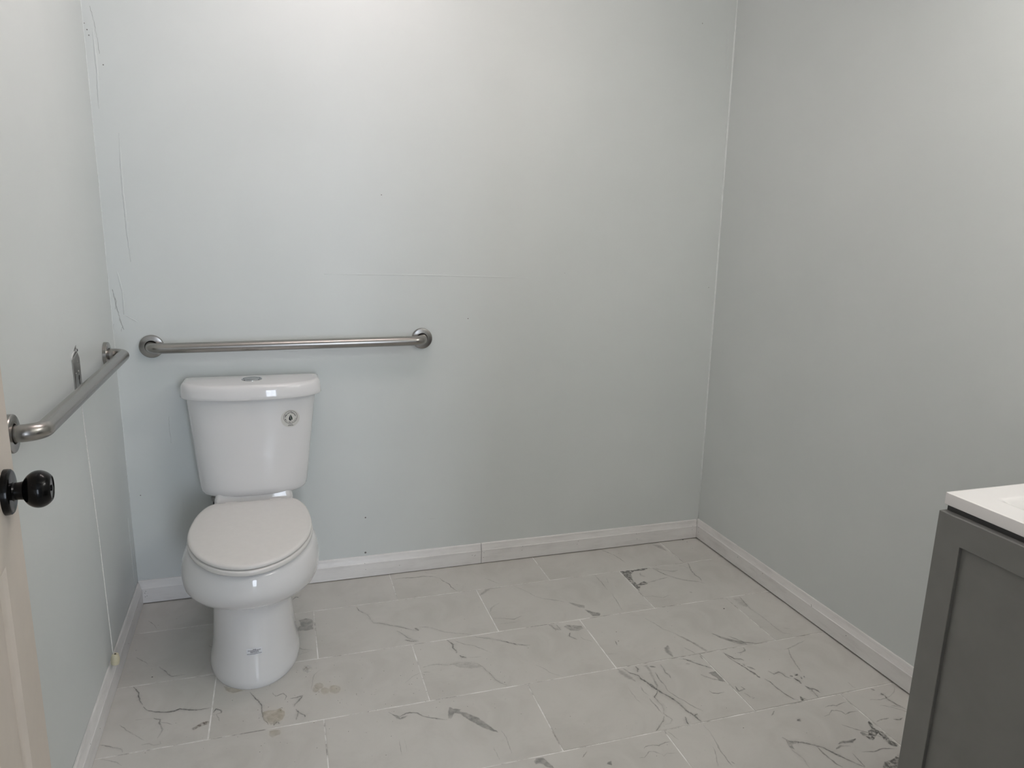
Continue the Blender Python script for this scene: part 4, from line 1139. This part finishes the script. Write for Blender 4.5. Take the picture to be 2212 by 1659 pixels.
bm = bmesh.new(); bm.from_mesh(me); bmesh.ops.remove_doubles(bm, verts=bm.verts[:], dist=1e-5); bmesh.ops.recalc_face_normals(bm, faces=bm.faces[:]); bm.to_mesh(me); bm.free()
link('leaf', me, door, DOORP)
KZ = 0.966
kb = dp(0.062, KZ, 0)
ballp = [(0.0275 * math.sin(t), 0.0415 - 0.0218 * math.cos(t)) for t in [0.52 + k * (2.42 - 0.52) / 18 for k in range(19)]]
kr = MB().lathe(kb, dn, [(0.0335, 0.0), (0.0335, 0.004), (0.0328, 0.0075), (0.031, 0.0092), (0.028, 0.0098), (0.0145, 0.0102), (0.0128, 0.0125)] + [(0.0128, 0.017)] + [(max(r, 0.0128), h) for r, h in ballp] + [(0.0172, 0.0582), (0.0165, 0.0570), (0.0, 0.0566)], 56, True, False).obj('knob', BLACK, door, smooth=True, sharp=35)
MB().lathe(kb + dn * 0.0562, dn, [(0.0045, 0), (0.0045, 0.0020), (0.003, 0.0026)], 16).obj('privacy_button', BLACK, kr, smooth=True, sharp=35)
MB().lathe(dp(0.062, KZ, -DT), -dn, [(0.0335, 0.0), (0.032, 0.0085), (0.0125, 0.012), (0.0125, 0.024), (0.0215, 0.0325), (0.0278, 0.0465), (0.0232, 0.0605), (0.0, 0.0625)], 32, True, False).obj('knob', BLACK, door, smooth=True, sharp=35)
for z in (0.25, 1.05, 1.80):
    MB().lathe(dp(DW + 0.004, z - 0.05, 0.004), (0, 0, 1), [(0.006, 0), (0.006, 0.1)], 12).obj('hinge', BLACK, door, smooth=True, sharp=40)

# ------------------------------------------------------------------ lamps of the room (above the picture)
LAMPM = m_emit('lit ceiling diffuser', (1.0, 0.865, 0.845), CEILING_LAMP)
cl = empty('ceiling_light', (LAMP_X, LAMP_Y, ZC), 'ceiling light bar with three round globe bulbs', 'ceiling light')
MB().box(LAMP_X - 0.33, LAMP_X + 0.33, LAMP_Y - 0.05, LAMP_Y + 0.05, ZC - 0.03, ZC - 0.0005).obj('base', CHROME, cl)
for k in (-1, 0, 1):
    MB().lathe((LAMP_X + 0.23 * k, LAMP_Y, ZC - 0.0305), (0, 0, -1), [(0.028, 0), (0.026, 0.03), (0.02, 0.032)], 20).obj('socket', CHROME, cl, smooth=True, sharp=40)
    MB().lathe((LAMP_X + 0.23 * k, LAMP_Y, ZC - 0.063), (0, 0, -1), [(0.018, 0.0)] + [(0.055 * math.sin(t), 0.056 - 0.055 * math.cos(t)) for t in [0.38 + j * (PI - 0.40) / 12 for j in range(13)]], 24).obj('globe', LAMPM, cl, smooth=True)
BULBM = m_emit('lit frosted bulb', (1.0, 0.95, 0.91), VANITY_LAMP)
vlx, vly, vlz = XR(-1.65, 2.1), -1.65, 2.1
vlt = empty('vanity_light', (vlx, vly, vlz), 'three-bulb bar light over the vanity', 'wall light')
MB().box(vlx - 0.03, vlx - 0.001, vly - 0.30, vly + 0.30, vlz - 0.05, vlz + 0.05).obj('back_plate', CHROME, vlt)
for k in (-1, 0, 1):
    MB().lathe((vlx - 0.031, vly + 0.2 * k, vlz), (-1, 0, 0), [(0.02, 0), (0.02, 0.05), (0.017, 0.052)], 16).obj('socket', CHROME, vlt, smooth=True, sharp=40)
    MB().lathe((vlx - 0.084, vly + 0.2 * k, vlz), (-1, 0, 0), [(0.02, 0), (0.045, 0.02), (0.065, 0.055), (0.068, 0.085), (0.055, 0.118), (0.03, 0.136), (0.002, 0.142)], 20).obj('bulb', BULBM, vlt, smooth=True)
